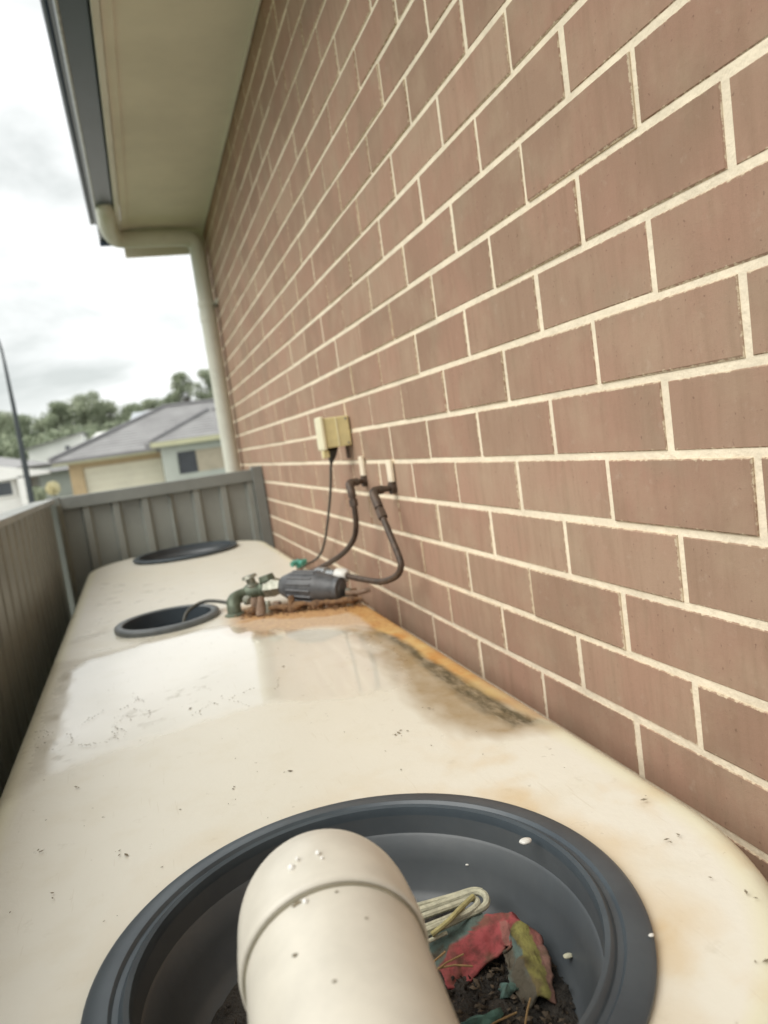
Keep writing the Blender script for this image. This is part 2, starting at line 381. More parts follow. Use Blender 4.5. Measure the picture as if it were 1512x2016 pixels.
def parea(y, z):
    q = [proj((0, y + a, z + b_ + H)) for a, b_ in ((-.11, -.036), (.11, -.036), (.11, .036), (-.11, .036))]
    if any(p is None for p in q): return 0
    if not any(-30 < p[0] < 1542 and -30 < p[1] < 2046 for p in q): return 0
    if z < -0.46 and y > 0.45: return 0
    s = 0
    for i in range(4): s += q[i][0] * q[(i + 1) % 4][1] - q[(i + 1) % 4][0] * q[i][1]
    return abs(s) / 2
slots = []
for k in range(-22, 16):
    zc = ZB + MH * (k + 0.5)
    if zc - 0.030 > 1.30: continue
    off = 0.0 if k % 2 else 0.5
    n = -14
    while True:
        y0 = Y0 + ML * (n + off) + 0.005; y1 = y0 + 0.23
        if y0 > WE - 0.03: break
        if y1 > WE: y1 = WE
        slots.append(((y0 + y1) / 2, zc, y1 - y0)); n += 1
slots.sort(key=lambda s: -parea(s[0], s[1]))
ind = [s for s in slots if s[2] > 0.2][:298]; rest = [s for s in slots if s not in set(ind)]
for s in ind:
    o = bpy.data.objects.new('brick', protos[random.randrange(14)]); COL.objects.link(o); o.parent = wall
    o.location = (0, s[0] + random.uniform(-.0012, .0012), s[1] + H + random.uniform(-.0006, .0006))
    o.rotation_euler = (random.uniform(-.002, .002), 0, random.uniform(-.003, .003))
    o.matrix_parent_inverse = wall.matrix_world.inverted() if False else IDM
VV = []; FF = []; cen = []; tn = []
for s in rest:
    v, f = brick_geo(s[2] - 0.0005, random.uniform(-.0014, .001)); o_ = len(VV); t_ = random.random()
    VV += [(p[0], p[1] + s[0], p[2] + s[1] + H) for p in v]; FF += [tuple(i + o_ for i in q) for q in f]; cen += [(s[0], s[1] + H)] * len(v); tn += [t_] * len(v)
ro = mesh('brick', VV, FF, 'brick'); brick_attrs(ro.data, lambda k: cen[k], tn); ro.parent = wall; ro['kind'] = 'stuff'
# return wall bricks round the corner
VV = []; FF = []
for k in range(-22, 15):
    zc = ZB + MH * (k + 0.5); x = 0.0 if k % 2 else 0.12
    while x < 5.9:
        VV2, FF2 = box(x + 0.002, x + 0.23, WE - 0.03, WE, zc - 0.038, zc + 0.038); o_ = len(VV); VV += VV2; FF += [tuple(i + o_ for i in q) for q in FF2]; x += 0.24
rw = mesh('brick', [(p[0], p[1], p[2] + H) for p in VV], FF, 'brick'); set_attr(rw, 'tone', [0.5] * len(VV)); rw.parent = wall; rw['kind'] = 'stuff'

# eave
EY0, EY1 = -3.0, 4.56
hmesh('soffit', merge(box(-0.448, 0.02, EY0, EY1, 1.300, 1.309)), 'soffit')
hmesh('cover_strip', merge(box(-0.452, -0.418, EY0, EY1 - 0.005, 1.290, 1.2985, 0.002), box(-0.418, -0.002, EY1 - 0.05, EY1 - 0.006, 1.290, 1.2985, 0.002)), 'soffit')
hmesh('cover_strip', box(-0.012, -0.004, EY0, EY1 - 0.055, 1.290, 1.2985, 0.002), 'soffit')
hmesh('fascia', box(-0.478, -0.454, EY0, EY1 + 0.02, 1.278, 1.46, 0.002), 'fascia')
hmesh('end_board', box(-0.452, 0.03, EY1 + 0.001, EY1 + 0.022, 1.195, 1.40, 0.002), 'soffit')
# gutter: open trough with rolled lip
gp = [(-0.482, 1.42), (-0.482, 1.302), (-0.487, 1.297), (-0.562, 1.297), (-0.570, 1.303), (-0.578, 1.385), (-0.590, 1.392), (-0.596, 1.404), (-0.590, 1.414), (-0.578, 1.412), (-0.572, 1.400), (-0.566, 1.392), (-0.560, 1.306), (-0.4855, 1.306), (-0.4855, 1.42)]
GV = [(x, y, z) for y in (EY0, EY1 + 0.015) for x, z in gp]; n = len(gp)
GF = [(i, (i + 1) % n, n + (i + 1) % n, n + i) for i in range(n)] + [tuple(range(n))[::-1], tuple(range(n, 2 * n))]
gut = hmesh('gutter', (GV, GF), 'gutter')
hmesh('gutter_end', box(-0.578, -0.482, EY1 + 0.0165, EY1 + 0.020, 1.268, 1.412), 'gutter')
lp = [(-0.601 + 0.011 * math.cos(a), 1.400 + 0.011 * math.sin(a)) for a in [k * math.pi / 5 for k in range(10)]]
LV = [(x, y, z) for y in (EY0, EY1 + 0.02) for x, z in lp]
hmesh('gutter_bead', tube([(-0.567, EY0, 1.3005), (-0.567, EY1 + 0.018, 1.3005)], 0.0075, 10), 'zinc', smooth=True)  # pale zinc colour paints in the sky-lit edge of the dark gutter
hmesh('gutter_lip', (LV, [(i, (i + 1) % 10, 10 + (i + 1) % 10, 10 + i) for i in range(10)] + [tuple(range(10))[::-1], tuple(range(10, 20))]), 'gutter', smooth=True)
# roof plane above the eave (tile courses)
RV = []; RF = []
for i in range(18):
    x0 = -0.52 + i * 0.30; z0 = 1.43 + i * 0.30 * 0.42
    v, f = [(x0, EY0, z0 + .03), (x0, EY1 + .03, z0 + .03), (x0 + .33, EY1 + .03, z0 + .03 + .3 * .42 - .01), (x0 + .33, EY0, z0 + .03 + .3 * .42 - .01), (x0, EY0, z0), (x0, EY1 + .03, z0)], [(0, 1, 2, 3), (4, 5, 1, 0)]
    o_ = len(RV); RV += v; RF += [tuple(k + o_ for k in q) for q in f]
hmesh('roof', (RV, RF), 'tile')
# downpipe
dp = smooth_path([(-0.522, 4.00, 1.33), (-0.522, 4.03, 1.29), (-0.520, 4.20, 1.262), (-0.500, 4.34, 1.250), (-0.45, 4.385, 1.2455), (-0.28, 4.39, 1.243), (-0.13, 4.40, 1.240), (-0.075, 4.41, 1.22), (-0.060, 4.42, 1.15)], 6)
dpo = hmesh('downpipe', tube(dp + [Vector((-0.060, 4.42, 0.5)), Vector((-0.060, 4.42, -H + 0.02))], 0.045, 20), 'downpipe', smooth=True)
for z in (0.87, -0.9):
    a = hmesh('pipe_bracket', merge(lathe([(0.0455, -0.014), (0.0485, -0.013), (0.0485, 0.013), (0.0455, 0.014)], 20, (-0.060, 4.42, z)), box(-0.012, 0.0, 4.34, 4.50, z - 0.012, z + 0.012)), 'downpipe', smooth=False)
hmesh('downpipe_joiner', lathe([(0.0452, -0.03), (0.0478, -0.029), (0.0478, 0.029), (0.0452, 0.03)], 20, (-0.060, 4.42, 0.80)), 'downpipe')

# ------------------------------------------------------------------ fences
def fence_sheet(length, z0, z1, pitch=0.131, flip=False):
    """trapezoidal steel sheet in its own x, z plane; returns verts/faces"""
    prof = []; x = 0
    while x < length - 1e-6:
        for dx, dy in ((0, 0.026), (0.082, 0.026), (0.092, 0.004), (0.119, 0.004)):
            if x + dx < length: prof.append((x + dx, dy))
        x += pitch
    prof.append((length, 0.026)); prof = [(a, 0.022 - b_ * 0.5) for a, b_ in prof] if flip else prof; V = []; F = []
    for z in (z0, (z0 + z1) / 2, z1):
        V += [(a, b_, z) for a, b_ in prof]
    n = len(prof)
    for j in range(2):
        for i in range(n - 1): F.append((j * n + i, j * n + i + 1, (j + 1) * n + i + 1, (j + 1) * n + i))
    m = len(V); V += [(a, b_ + 0.0012, z) for a, b_, z in V]; F += [tuple(m + i for i in q[::-1]) for q in F]
    return V, F
FT = -0.085
FY = 3.675
fb = empty('metal_fence', 'short grey corrugated steel fence panel closing the passage behind the tank', 'fence', (-0.45, FY, 0))
def fpart(root, name, vf, mat, smooth=False):
    o = mesh(name, lift(vf)[0], vf[1], mat, None, smooth); o.parent = root; o.matrix_parent_inverse = Matrix.Translation(root.location).inverted(); return o
for x0, x1 in ((-0.942, -0.440), (-0.4405, -0.055)):
    v, f = fence_sheet(x1 - x0, -H + 0.06, FT - 0.02); fpart(fb, 'fence_sheet', ([(x0 + p[0], FY + 0.008 + p[1], p[2]) for p in v], f), 'fence')
fpart(fb, 'top_rail', box(-0.945, -0.004, FY, FY + 0.045, FT - 0.058, FT, 0.004), 'fence_rail')
fpart(fb, 'bottom_rail', box(-0.945, -0.06, FY, FY + 0.045, -H + 0.03, -H + 0.09, 0.004), 'fence_rail')
fpart(fb, 'post', box(-0.056, -0.003, FY - 0.006, FY + 0.052, -H, FT + 0.012, 0.004), 'fence_rail')
fpart(fb, 'corner_post', box(-1.0, -0.94, FY - 0.006, FY + 0.055, -H, FT + 0.006, 0.004), 'fence_rail')
# long boundary fence: local frame rotated slightly
def longfence():
    root = empty('metal_fence', 'long dark grey steel boundary fence running beside the left of the tank', 'fence', (-0.96, FY, 0))
    A = Vector((-0.955, FY - 0.01, 0)); B = Vector((-0.845, -2.6, 0)); d = (B - A); Ln = d.length; d.normalize(); nrm = Vector((-d.y, d.x, 0))
    if nrm.x < 0: nrm = -nrm                       # towards the tank
    def P(s, t, z): q = A + d * s - nrm * t; return (q.x, q.y, z)
    def pbox(s0, s1, t0, t1, z0, z1, bev=0.0):
        v, f = box(s0, s1, t0, t1, z0, z1, bev); return [P(*p) for p in v], f
    s = 0.03; k = 0
    while s < Ln - 0.1:
        e_ = min(s + 0.772, Ln); v, f = fence_sheet(e_ - s, -H + 0.06, FT - 0.02, 0.131, True)
        fpart(root, 'fence_sheet', ([P(s + p[0], 0.012 + p[1], p[2]) for p in v], f), 'fence'); s = e_ - 0.0004; k += 1
    for s0, s1 in ((0.0, 2.36), (2.37, Ln)):
        fpart(root, 'top_rail', pbox(s0 + .03, s1 - .03, 0.002, 0.088, FT - 0.022, FT, 0.003), 'fence_cap')
        fpart(root, 'bottom_rail', pbox(s0 + .03, s1 - .03, 0.0, 0.045, -H + 0.03, -H + 0.09, 0.003), 'fence_rail')
    for s0 in (2.335,): fpart(root, 'post', pbox(s0, s0 + 0.06, -0.004, 0.066, -H, FT + 0.004, 0.003), 'fence_rail')
    fpart(root, 'post_flange', pbox(-0.004, 0.030, -0.020, 0.0, -H, FT - 0.03, 0.002), 'fence_light')
longfence()

# ------------------------------------------------------------------ the slimline water tank
TZ = -0.41
tank = empty('water_tank', 'long cream slimline water tank with rust stained flat top beside brick wall', 'water tank', (-0.45, 2.0, 0))
TX0, TX1, TYa, TYb, R0 = -0.826, -0.080, 0.30, 3.645, 0.30
def skew(x, y):                                   # the outer side runs a little off parallel
    f_ = (TX1 - x) / (TX1 - TX0); return x - f_ * 0.030 * (y - 1.8) / 1.7
D = 0.024
NX, NY = 190, 560
xi0, xi1, yi0, yi1, Ri = TX0 + D, TX1 - D, TYa + D, TYb - D, R0 - D
def ext(y):
    if y < yi0 + Ri: d_ = yi0 + Ri - y
    elif y > yi1 - Ri: d_ = y - (yi1 - Ri)
    else: return xi0, xi1
    s_ = Ri - math.sqrt(max(Ri * Ri - min(d_, Ri) ** 2, 0)); return xi0 + s_, xi1 - s_
# rows spaced so that the rounded ends stay smooth
rows = []
for j in range(NY + 1):
    t_ = j / NY; rows.append(yi0 + (yi1 - yi0) * t_)
ends = [yi0 + Ri * (1 - math.cos(a)) for a in np.linspace(0, math.pi / 2, 60)]
rows = ends + [y for y in rows if yi0 + Ri < y < yi1 - Ri] + [yi1 - (y - yi0) for y in ends[::-1]]
NY = len(rows) - 1
V = np.zeros(((NY + 1) * (NX + 1), 3))
for j, y in enumerate(rows):
    a, b_ = ext(y); V[j * (NX + 1):(j + 1) * (NX + 1), 0] = np.linspace(a, b_, NX + 1); V[j * (NX + 1):(j + 1) * (NX + 1), 1] = y
V[:, 2] = TZ
holes = [(-0.438, 0.562, 0.200), (-0.557, 1.985, 0.118), (-0.437, 3.395, 0.205)]
top_flat = V.copy()
PERM = rng.permutation(1024); LUT = rng.random(1024)
def vnoise(P, s, seed=0.0, oct=3):
    out_ = np.zeros(len(P)); amp = 1.0; tot = 0
    for o_ in range(oct):
        q = P[:, :2] * s + seed * 7.13 + o_ * 19.7; i = np.floor(q).astype(int); f_ = q - i; f_ = f_ * f_ * (3 - 2 * f_)
        def h(a, b_): return LUT[(PERM[(i[:, 0] + a + int(seed) * 7) % 1024] + i[:, 1] + b_) % 1024]
        out_ += amp * ((h(0, 0) * (1 - f_[:, 0]) + h(1, 0) * f_[:, 0]) * (1 - f_[:, 1]) + (h(0, 1) * (1 - f_[:, 0]) + h(1, 1) * f_[:, 0]) * f_[:, 1])
        tot += amp; amp *= 0.55; s *= 2.1
    return out_ / tot - 0.5
# skew applied after masks are evaluated in true coordinates
def skewed(P):
    Q = P.copy(); f_ = (TX1 - Q[:, 0]) / (TX1 - TX0); Q[:, 0] -= f_ * 0.030 * (Q[:, 1] - 1.8) / 1.7; return Q
# slight dome + dents
dome = 0.004 * (1 - ((V[:, 0] - (TX0 + TX1) / 2) / 0.37) ** 2) + 0.002 * vnoise(V, 3.0, 2)
V = skewed(V); V[:, 2] += dome
nTop = len(V)
F = []; keep = 0
cenx = V
for j in range(NY):
    for i in range(NX):
        a = j * (NX + 1) + i; q = (a, a + 1, a + NX + 2, a + NX + 1)
        cx = (V[q[0], 0] + V[q[2], 0]) / 2; cy = (V[q[0], 1] + V[q[2], 1]) / 2
        if any((cx - h_[0]) ** 2 + (cy - h_[1]) ** 2 < h_[2] ** 2 for h_ in holes): continue
        F.append(q)
# boundary loop: left column up, far row, right column down, near row
loop = [j * (NX + 1) for j in range(NY + 1)] + [NY * (NX + 1) + i for i in range(1, NX + 1)] + [j * (NX + 1) + NX for j in range(NY - 1, -1, -1)] + [i for i in range(NX - 1, 0, -1)]
nl = len(loop); B0 = top_flat[loop]
core = np.stack([np.clip(B0[:, 0], TX0 + R0, TX1 - R0), np.clip(B0[:, 1], TYa + R0, TYb - R0)], 1)
nv = B0[:, :2] - core; nv /= np.linalg.norm(nv, axis=1)[:, None]
prev = loop; VL = [V]; cnt = nTop
prof = [(D * math.sin(a), -D * (1 - math.cos(a)) - 0.0) for a in np.linspace(0, math.pi / 2, 8)[1:]] + [(D, -0.05), (D - 0.012, -0.06), (D - 0.012, -H + 0.41 + 0.012)]
zb = V[loop, 2]
for dx, dz in prof:
    R_ = np.zeros((nl, 3)); R_[:, :2] = B0[:, :2] + nv * dx; R_[:, 2] = np.where(dz > -1.0, zb + dz, TZ + dz); VL.append(skewed(R_))
    cur = list(range(cnt, cnt + nl)); cnt += nl
    for k in range(nl): k2 = (k + 1) % nl; F.append((prev[k], prev[k2], cur[k2], cur[k]))
    prev = cur
VA = np.concatenate(VL)
to = mesh('tank_body', VA + np.array([0, 0, H]), F, 'tank', None, True); to.parent = tank; to.matrix_parent_inverse = Matrix.Translation(tank.location).inverted()
# stain masks; bright and bright2 hold the painted sky reflection
def sdf(P, poly):
    p = P[:, :2]; poly = np.array(poly); n_ = len(poly); d_ = np.full(len(p), 1e9); ins = np.zeros(len(p), bool)
    for i in range(n_):
        a = poly[i]; b_ = poly[(i + 1) % n_]; e_ = b_ - a; w_ = p - a; t_ = np.clip((w_ @ e_) / (e_ @ e_ + 1e-12), 0, 1)
        d_ = np.minimum(d_, np.hypot(*(w_ - t_[:, None] * e_).T))
        c1 = (a[1] <= p[:, 1]) & (b_[1] > p[:, 1]); c2 = (b_[1] <= p[:, 1]) & (a[1] > p[:, 1]); cr_ = e_[0] * w_[:, 1] - e_[1] * w_[:, 0]
        ins ^= (c1 & (cr_ > 0)) | (c2 & (cr_ < 0))
    return np.where(ins, -d_, d_)
def mask(poly, soft, wob=0.02, ws=22, seed=1, ys=1.0):
    d_ = sdf(VA, poly) + wob * 2 * vnoise(VA * np.array([1, ys, 1]), ws, seed, 3); return np.clip(0.5 - d_ / soft, 0, 1)
rust = [(-0.396, 2.0), (-0.339, 1.99), (-0.215, 1.93), (-0.07, 1.90), (-0.06, 1.61), (-0.084, 1.48), (-0.142, 1.487), (-0.18, 1.553), (-0.27, 1.617), (-0.361, 1.628), (-0.403, 1.696), (-0.406, 1.845)]
rust2 = [(-0.40, 1.93), (-0.10, 1.86), (-0.085, 1.62), (-0.16, 1.66), (-0.28, 1.72), (-0.39, 1.80)]
orange = [(-0.15, 1.76), (-0.05, 1.70), (-0.05, 1.383), (-0.05, 1.178), (-0.06, 0.96), (-0.09, 0.86), (-0.112, 0.873), (-0.120, 0.991), (-0.122, 1.145), (-0.124, 1.358), (-0.14, 1.507)]
black = [(-0.165, 1.552), (-0.118, 1.48), (-0.110, 1.31), (-0.110, 1.128), (-0.112, 0.982), (-0.104, 0.887), (-0.11, 0.856), (-0.138, 0.863), (-0.146, 0.938), (-0.153, 1.031), (-0.145, 1.158), (-0.134, 1.316), (-0.14, 1.459)]
brown = [(-0.17, 1.535), (-0.165, 1.243), (-0.189, 1.047), (-0.190, 0.957), (-0.177, 0.876), (-0.15, 0.846), (-0.108, 0.84), (-0.110, 0.937), (-0.108, 1.128), (-0.105, 1.333), (-0.118, 1.489)]
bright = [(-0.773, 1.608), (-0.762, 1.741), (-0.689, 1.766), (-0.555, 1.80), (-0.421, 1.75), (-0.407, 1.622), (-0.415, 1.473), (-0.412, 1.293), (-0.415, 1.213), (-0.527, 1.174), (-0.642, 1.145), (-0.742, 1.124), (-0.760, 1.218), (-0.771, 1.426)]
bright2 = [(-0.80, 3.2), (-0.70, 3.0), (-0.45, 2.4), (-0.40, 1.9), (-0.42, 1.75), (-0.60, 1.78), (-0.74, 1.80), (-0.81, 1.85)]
dirt = [(-0.83, 1.82), (-0.753, 1.785), (-0.690, 1.800), (-0.770, 1.682), (-0.775, 1.548), (-0.772, 1.302), (-0.752, 1.131), (-0.793, 1.06), (-0.84, 1.0), (-0.84, 1.376)]
arc = [(-0.80, 1.76), (-0.70, 1.79), (-0.60, 1.83), (-0.50, 1.84), (-0.42, 1.80), (-0.42, 1.78), (-0.55, 1.81), (-0.68, 1.765), (-0.79, 1.73)]
scuffs = [(-0.76, 1.27), (-0.70, 1.26), (-0.60, 1.33), (-0.52, 1.42), (-0.47, 1.42), (-0.48, 1.30), (-0.60, 1.24), (-0.72, 1.16), (-0.77, 1.17)]
scuf2 = [(-0.80, 2.02), (-0.75, 2.03), (-0.72, 2.08), (-0.70, 2.02), (-0.76, 1.98), (-0.80, 1.97)]
set_attr(to, 'rust', np.maximum(mask(rust, 0.06, 0.03, 12, 1) * 0.72, mask(rust2, 0.05, 0.03, 18, 2)))
set_attr(to, 'orange', mask(orange, 0.014, 0.010, 34, 3, 0.35) * (0.25 + 0.75 * np.clip((VA[:, 1] - 0.80) / 0.30, 0, 1)))
set_attr(to, 'black', mask([(p[0] - (0.008 if p[0] < -0.13 else 0), p[1]) for p in black], 0.022, 0.014, 34, 4, 0.3))
set_attr(to, 'brown', mask([(p[0] - (0.025 if p[0] < -0.14 else 0), p[1]) for p in brown], 0.045, 0.024, 30, 5, 0.35) * 0.9)
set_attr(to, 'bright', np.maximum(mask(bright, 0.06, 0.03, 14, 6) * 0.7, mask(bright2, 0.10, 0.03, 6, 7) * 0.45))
wet = [(-0.773, 1.60), (-0.762, 1.745), (-0.60, 1.80), (-0.42, 1.80), (-0.36, 1.68), (-0.26, 1.60), (-0.18, 1.50), (-0.165, 1.30), (-0.20, 1.12), (-0.30, 1.12), (-0.412, 1.19), (-0.527, 1.174), (-0.642, 1.145), (-0.742, 1.124), (-0.760, 1.218), (-0.771, 1.426)]
set_attr(to, 'wet', mask(wet, 0.09, 0.030, 14, 21))
set_attr(to, 'dirt', np.maximum.reduce([mask(dirt, 0.03, 0.012, 26, 8), mask(arc, 0.03, 0.01, 20, 9) * 0.9,
    np.clip((vnoise(VA, 38, 10, 4) - 0.10) * 9, 0, 1) * mask(scuffs, 0.05, 0.02, 20, 11) * 1.3, mask(scuf2, 0.02, 0.02, 50, 12) * 0.7]))
rr = np.hypot(VA[:, 0] + 0.438, VA[:, 1] - 0.562)
right_side = np.clip((VA[:, 0] + 0.42) / 0.2, 0, 1)
set_attr(to, 'halo', np.clip(1 - (rr - 0.22 + 0.10 * vnoise(VA, 18, 13, 4)) / 0.06, 0, 1) * (0.35 + 0.65 * right_side) + 0.8 * np.clip((vnoise(VA, 16, 14, 4) - 0.06) * 5, 0, 1) * right_side * (VA[:, 1] < 0.95) * np.clip((0.95 - VA[:, 1]) / 0.2, 0, 1))
edge = np.zeros(len(VA)); edge[nTop:] = 1.0
fl = (top_flat[:, 0] - np.array([ext(y)[0] for y in np.repeat(rows, NX + 1)])); fr = (np.array([ext(y)[1] for y in np.repeat(rows, NX + 1)]) - top_flat[:, 0])
edge[:nTop] = np.clip(1 - np.minimum(fl, fr) / 0.02, 0, 1); set_attr(to, 'rim', edge)

# ------------------------------------------------------------------ leaf baskets and hatch ring
def lift_l(vf, dz=0.0): return [(p[0], p[1], p[2] + H + dz) for p in vf[0]], vf[1]
def basket(label, cx, cy, ro, ri, depth, base=TZ + 0.006, mats=('basket', 'basket_dust'), tilt=0.0):
    root = empty('leaf_basket', label, 'basket', (cx, cy, H + base), 'dark strainer baskets set in the tank top')
    rim = [(ri + 0.006, -0.004), (ro - 0.006, -0.004), (ro, -0.001), (ro, 0.003), (ro - 0.004, 0.0062), (ro - 0.020, 0.0066), (ro - 0.0225, 0.0035), (ro - 0.027, 0.0035), (ro - 0.0295, 0.0075), (ri + 0.004, 0.0088), (ri, 0.0075), (ri - 0.0012, 0.002), (ri - 0.001, -0.008), (ri + 0.004, -0.008)]
    o = mesh('rim', *lathe(rim, 128, closed=True), mats[0], root, True)
    o2 = mesh('bowl', *lathe([(ri - 0.0012, -0.001), (ri - 0.003, -0.02), (ri - 0.0055, -0.022), (ri - 0.012, -depth * 0.55), (ri - 0.020, -depth + 0.012), (ri - 0.028, -depth + 0.002), (ri - 0.040, -depth), (0.10, -depth), (0.0005, -depth), (0.0005, -depth - 0.003), (ri - 0.035, -depth - 0.003), (ri - 0.017, -depth + 0.012), (ri + 0.002, -0.022), (ri + 0.002, -0.004)], 96), mats[1], root, True)
    root.rotation_euler.x = tilt
    return root
b1 = basket('large dark grey strainer basket under the cream pipe, holding rag and leaf litter', -0.438, 0.562, 0.2235, 0.188, 0.085)
b3 = basket('dark strainer basket at the far end of the tank next to the grey fence', -0.437, 3.395, 0.228, 0.20, 0.06, TZ + 0.012)
hat = empty('inspection_ring', 'small faded grey open ring hatch midway along the tank top, cable in it', 'hatch', (-0.557, 1.985, H + TZ + 0.006))
mesh('rim', *lathe([(0.112, -0.006), (0.129, -0.006), (0.133, 0.0), (0.133, 0.008), (0.129, 0.012), (0.116, 0.013), (0.112, 0.010), (0.1115, -0.10), (0.114, -0.10)], 96, closed=True), 'ring', hat, True)
mesh('lining', *lathe([(0.1105, 0.009), (0.1095, -0.02), (0.108, -0.12)], 64), 'basket', hat, True)
mesh('water_surface', *lathe([(0.1080, -0.028), (0.0005, -0.028)], 64), 'water', hat)

# contents of the near basket -------------------------------------------------
BZ = TZ + 0.006 - 0.085
bc = np.array([-0.438, 0.562])
n = 70; V = []; idx = {}; F = []
for j in range(n + 1):
    for i in range(n + 1):
        x = (i / n - .5) * 0.34; y = (j / n - .5) * 0.34; r = math.hypot(x, y)
        if r > 0.163: continue
        h = 0.004 + 0.009 * max(0, 1 - math.hypot(x - 0.04, y + 0.06) / 0.13) + 0.006 * mnoise.noise((x * 45, y * 45, 1.3)) + 0.003 * mnoise.noise((x * 140, y * 140, 5))
        h *= min(1, (0.163 - r) / 0.02 + 0.1)
        if x < -0.02: h *= max(0.15, 1 + (x + 0.02) * 14)
        idx[i, j] = len(V); V.append((bc[0] + x, bc[1] + y, H + BZ + 0.001 + max(h, -0.0005)))
for j in range(n):
    for i in range(n):
        q = [(i, j), (i + 1, j), (i + 1, j + 1), (i, j + 1)]
        if all(k in idx for k in q): F.append(tuple(idx[k] for k in q))
tag(mesh('leaf_litter', V, F, 'mud', None, True), 'dark wet silt and rotted leaf litter in the bottom of the near basket', 'leaf litter', kind='stuff')
V = []; F = []; T = []
for k in range(3400):
    a = random.uniform(0, 2 * math.pi); r = 0.158 * math.sqrt(random.random()); x = r * math.cos(a); y = r * math.sin(a)
    dens = 0.12 if x < -0.03 else (1.0 if math.hypot(x - 0.05, y + 0.06) < 0.115 else 0.22)
    if random.random() > dens: continue
    z = H + BZ + 0.005 + 0.009 * max(0, 1 - math.hypot(x - 0.04, y + 0.06) / 0.13) + random.uniform(-0.001, 0.005)
    s = random.choice([0.0014, 0.0022, 0.003, 0.0045]) * random.uniform(0.7, 1.2); o_ = len(V); c = Vector((bc[0] + x, bc[1] + y, z))
    q = Matrix.Rotation(random.uniform(0, 6.28), 3, Vector((random.uniform(-1, 1), random.uniform(-1, 1), random.uniform(-1, 1))).normalized())
    for p in ((1, 0, 0), (-.2, .7, .1), (-1, -.1, 0), (-.1, -.6, .15), (0, 0.05, .38), (0, 0, -.2)): V.append(tuple(c + q @ (Vector(p) * s)))
    F += [(o_ + i, o_ + (i + 1) % 4, o_ + 4) for i in range(4)] + [(o_ + (i + 1) % 4, o_ + i, o_ + 5) for i in range(4)]; T += [random.random() ** 2.2] * 6
lo = mesh('leaf_crumbs', V, F, 'litter'); set_attr(lo, 'tone', T)
tag(lo, 'crumbled bark and leaf flakes scattered over the silt in the near basket', 'leaf litter', kind='stuff')

# striped rag: rows of (inner, outer) points
rows_ = [((-0.3755, 0.5639), (-0.3785, 0.6106), -0.474), ((-0.3563, 0.5626), (-0.3667, 0.6313), -0.470), ((-0.3350, 0.5674), (-0.3480, 0.6336), -0.464), ((-0.3176, 0.5706), (-0.3201, 0.6225), -0.458), ((-0.3156, 0.5620), (-0.2915, 0.5997), -0.455), ((-0.3232, 0.5622), (-0.2822, 0.5736), -0.460), ((-0.3276, 0.5457), (-0.2862, 0.5452), -0.466), ((-0.3273, 0.5172), (-0.3048, 0.5079), -0.474)]
TEAL, RED, OLIVE, PINK, BRN = (0.115, 0.165, 0.145), (0.36, 0.075, 0.078), (0.27, 0.25, 0.075), (0.31, 0.12, 0.10), (0.13, 0.085, 0.05)
V = []; F = []; C = []; NU, NV_ = 70, 26
for i in range(NU + 1):
    u = i / NU * (len(rows_) - 1); k = min(int(u), len(rows_) - 2); f_ = u - k; f_ = f_ * f_ * (3 - 2 * f_) * 0.5 + f_ * 0.5
    a = rows_[k]; b_ = rows_[k + 1]
    inn = [a[0][q] * (1 - f_) + b_[0][q] * f_ for q in (0, 1)]; ou = [a[1][q] * (1 - f_) + b_[1][q] * f_ for q in (0, 1)]; zz = a[2] * (1 - f_) + b_[2] * f_
    for j in range(NV_ + 1):
        v = j / NV_; x = ou[0] * (1 - v) + inn[0] * v; y = ou[1] * (1 - v) + inn[1] * v
        arch = 0.010 * math.sin(math.pi * min(v * 1.1, 1)) ** 0.7
        z = zz + arch - 0.006 + 0.0022 * mnoise.noise((x * 130, y * 130, 5)) + 0.0015 * math.sin(v * 9 + u * 1.3 + 2 * mnoise.noise((u, v * 3, 0))) + 0.004 * mnoise.noise((x * 60, y * 60, 2))
        ex = 0.0045 * mnoise.noise((x * 55, y * 55, 8)) + 0.0012 * mnoise.noise((x * 260, y * 260, 8)); V.append((x + ex, y - ex, z + H))
        wv = v + 0.08 * mnoise.noise((u * 1.5, v * 4, 4))
        if u < 3.4: c = TEAL if wv < 0.60 - 0.09 * max(0, u - 2) * 2 else RED
        elif u < 4.6: c = RED if wv < 0.55 else PINK
        else: c = PINK if wv < 0.22 else (OLIVE if wv < 0.62 else TEAL)
        if u > 5.6 and wv < 0.22: c = (0.24, 0.13, 0.10)
        k_ = min(0.7, max(0, (mnoise.noise((x * 42, y * 42, 11)) + 0.6 * mnoise.noise((x * 110, y * 110, 3)) + 0.02) * 1.9)); c = tuple((1 - k_) * p + k_ * q for p, q in zip(c, BRN))
        C.append(c)
for i in range(NU):
    for j in range(NV_): a = i * (NV_ + 1) + j; F.append((a, a + 1, a + NV_ + 2, a + NV_ + 1))
rag = mesh('rag', V, F, 'cloth', None, True)
ca = rag.data.color_attributes.new('col', 'FLOAT_COLOR', 'POINT'); ca.data.foreach_set('color', np.array([(*c, 1) for c in C], dtype=np.float32).ravel())
sm = rag.modifiers.new('thick', 'SOLIDIFY'); sm.thickness = 0.0022; sm.offset = -1
tag(rag, 'muddy torn rag striped red, teal and olive lying on the leaf litter', 'rag')
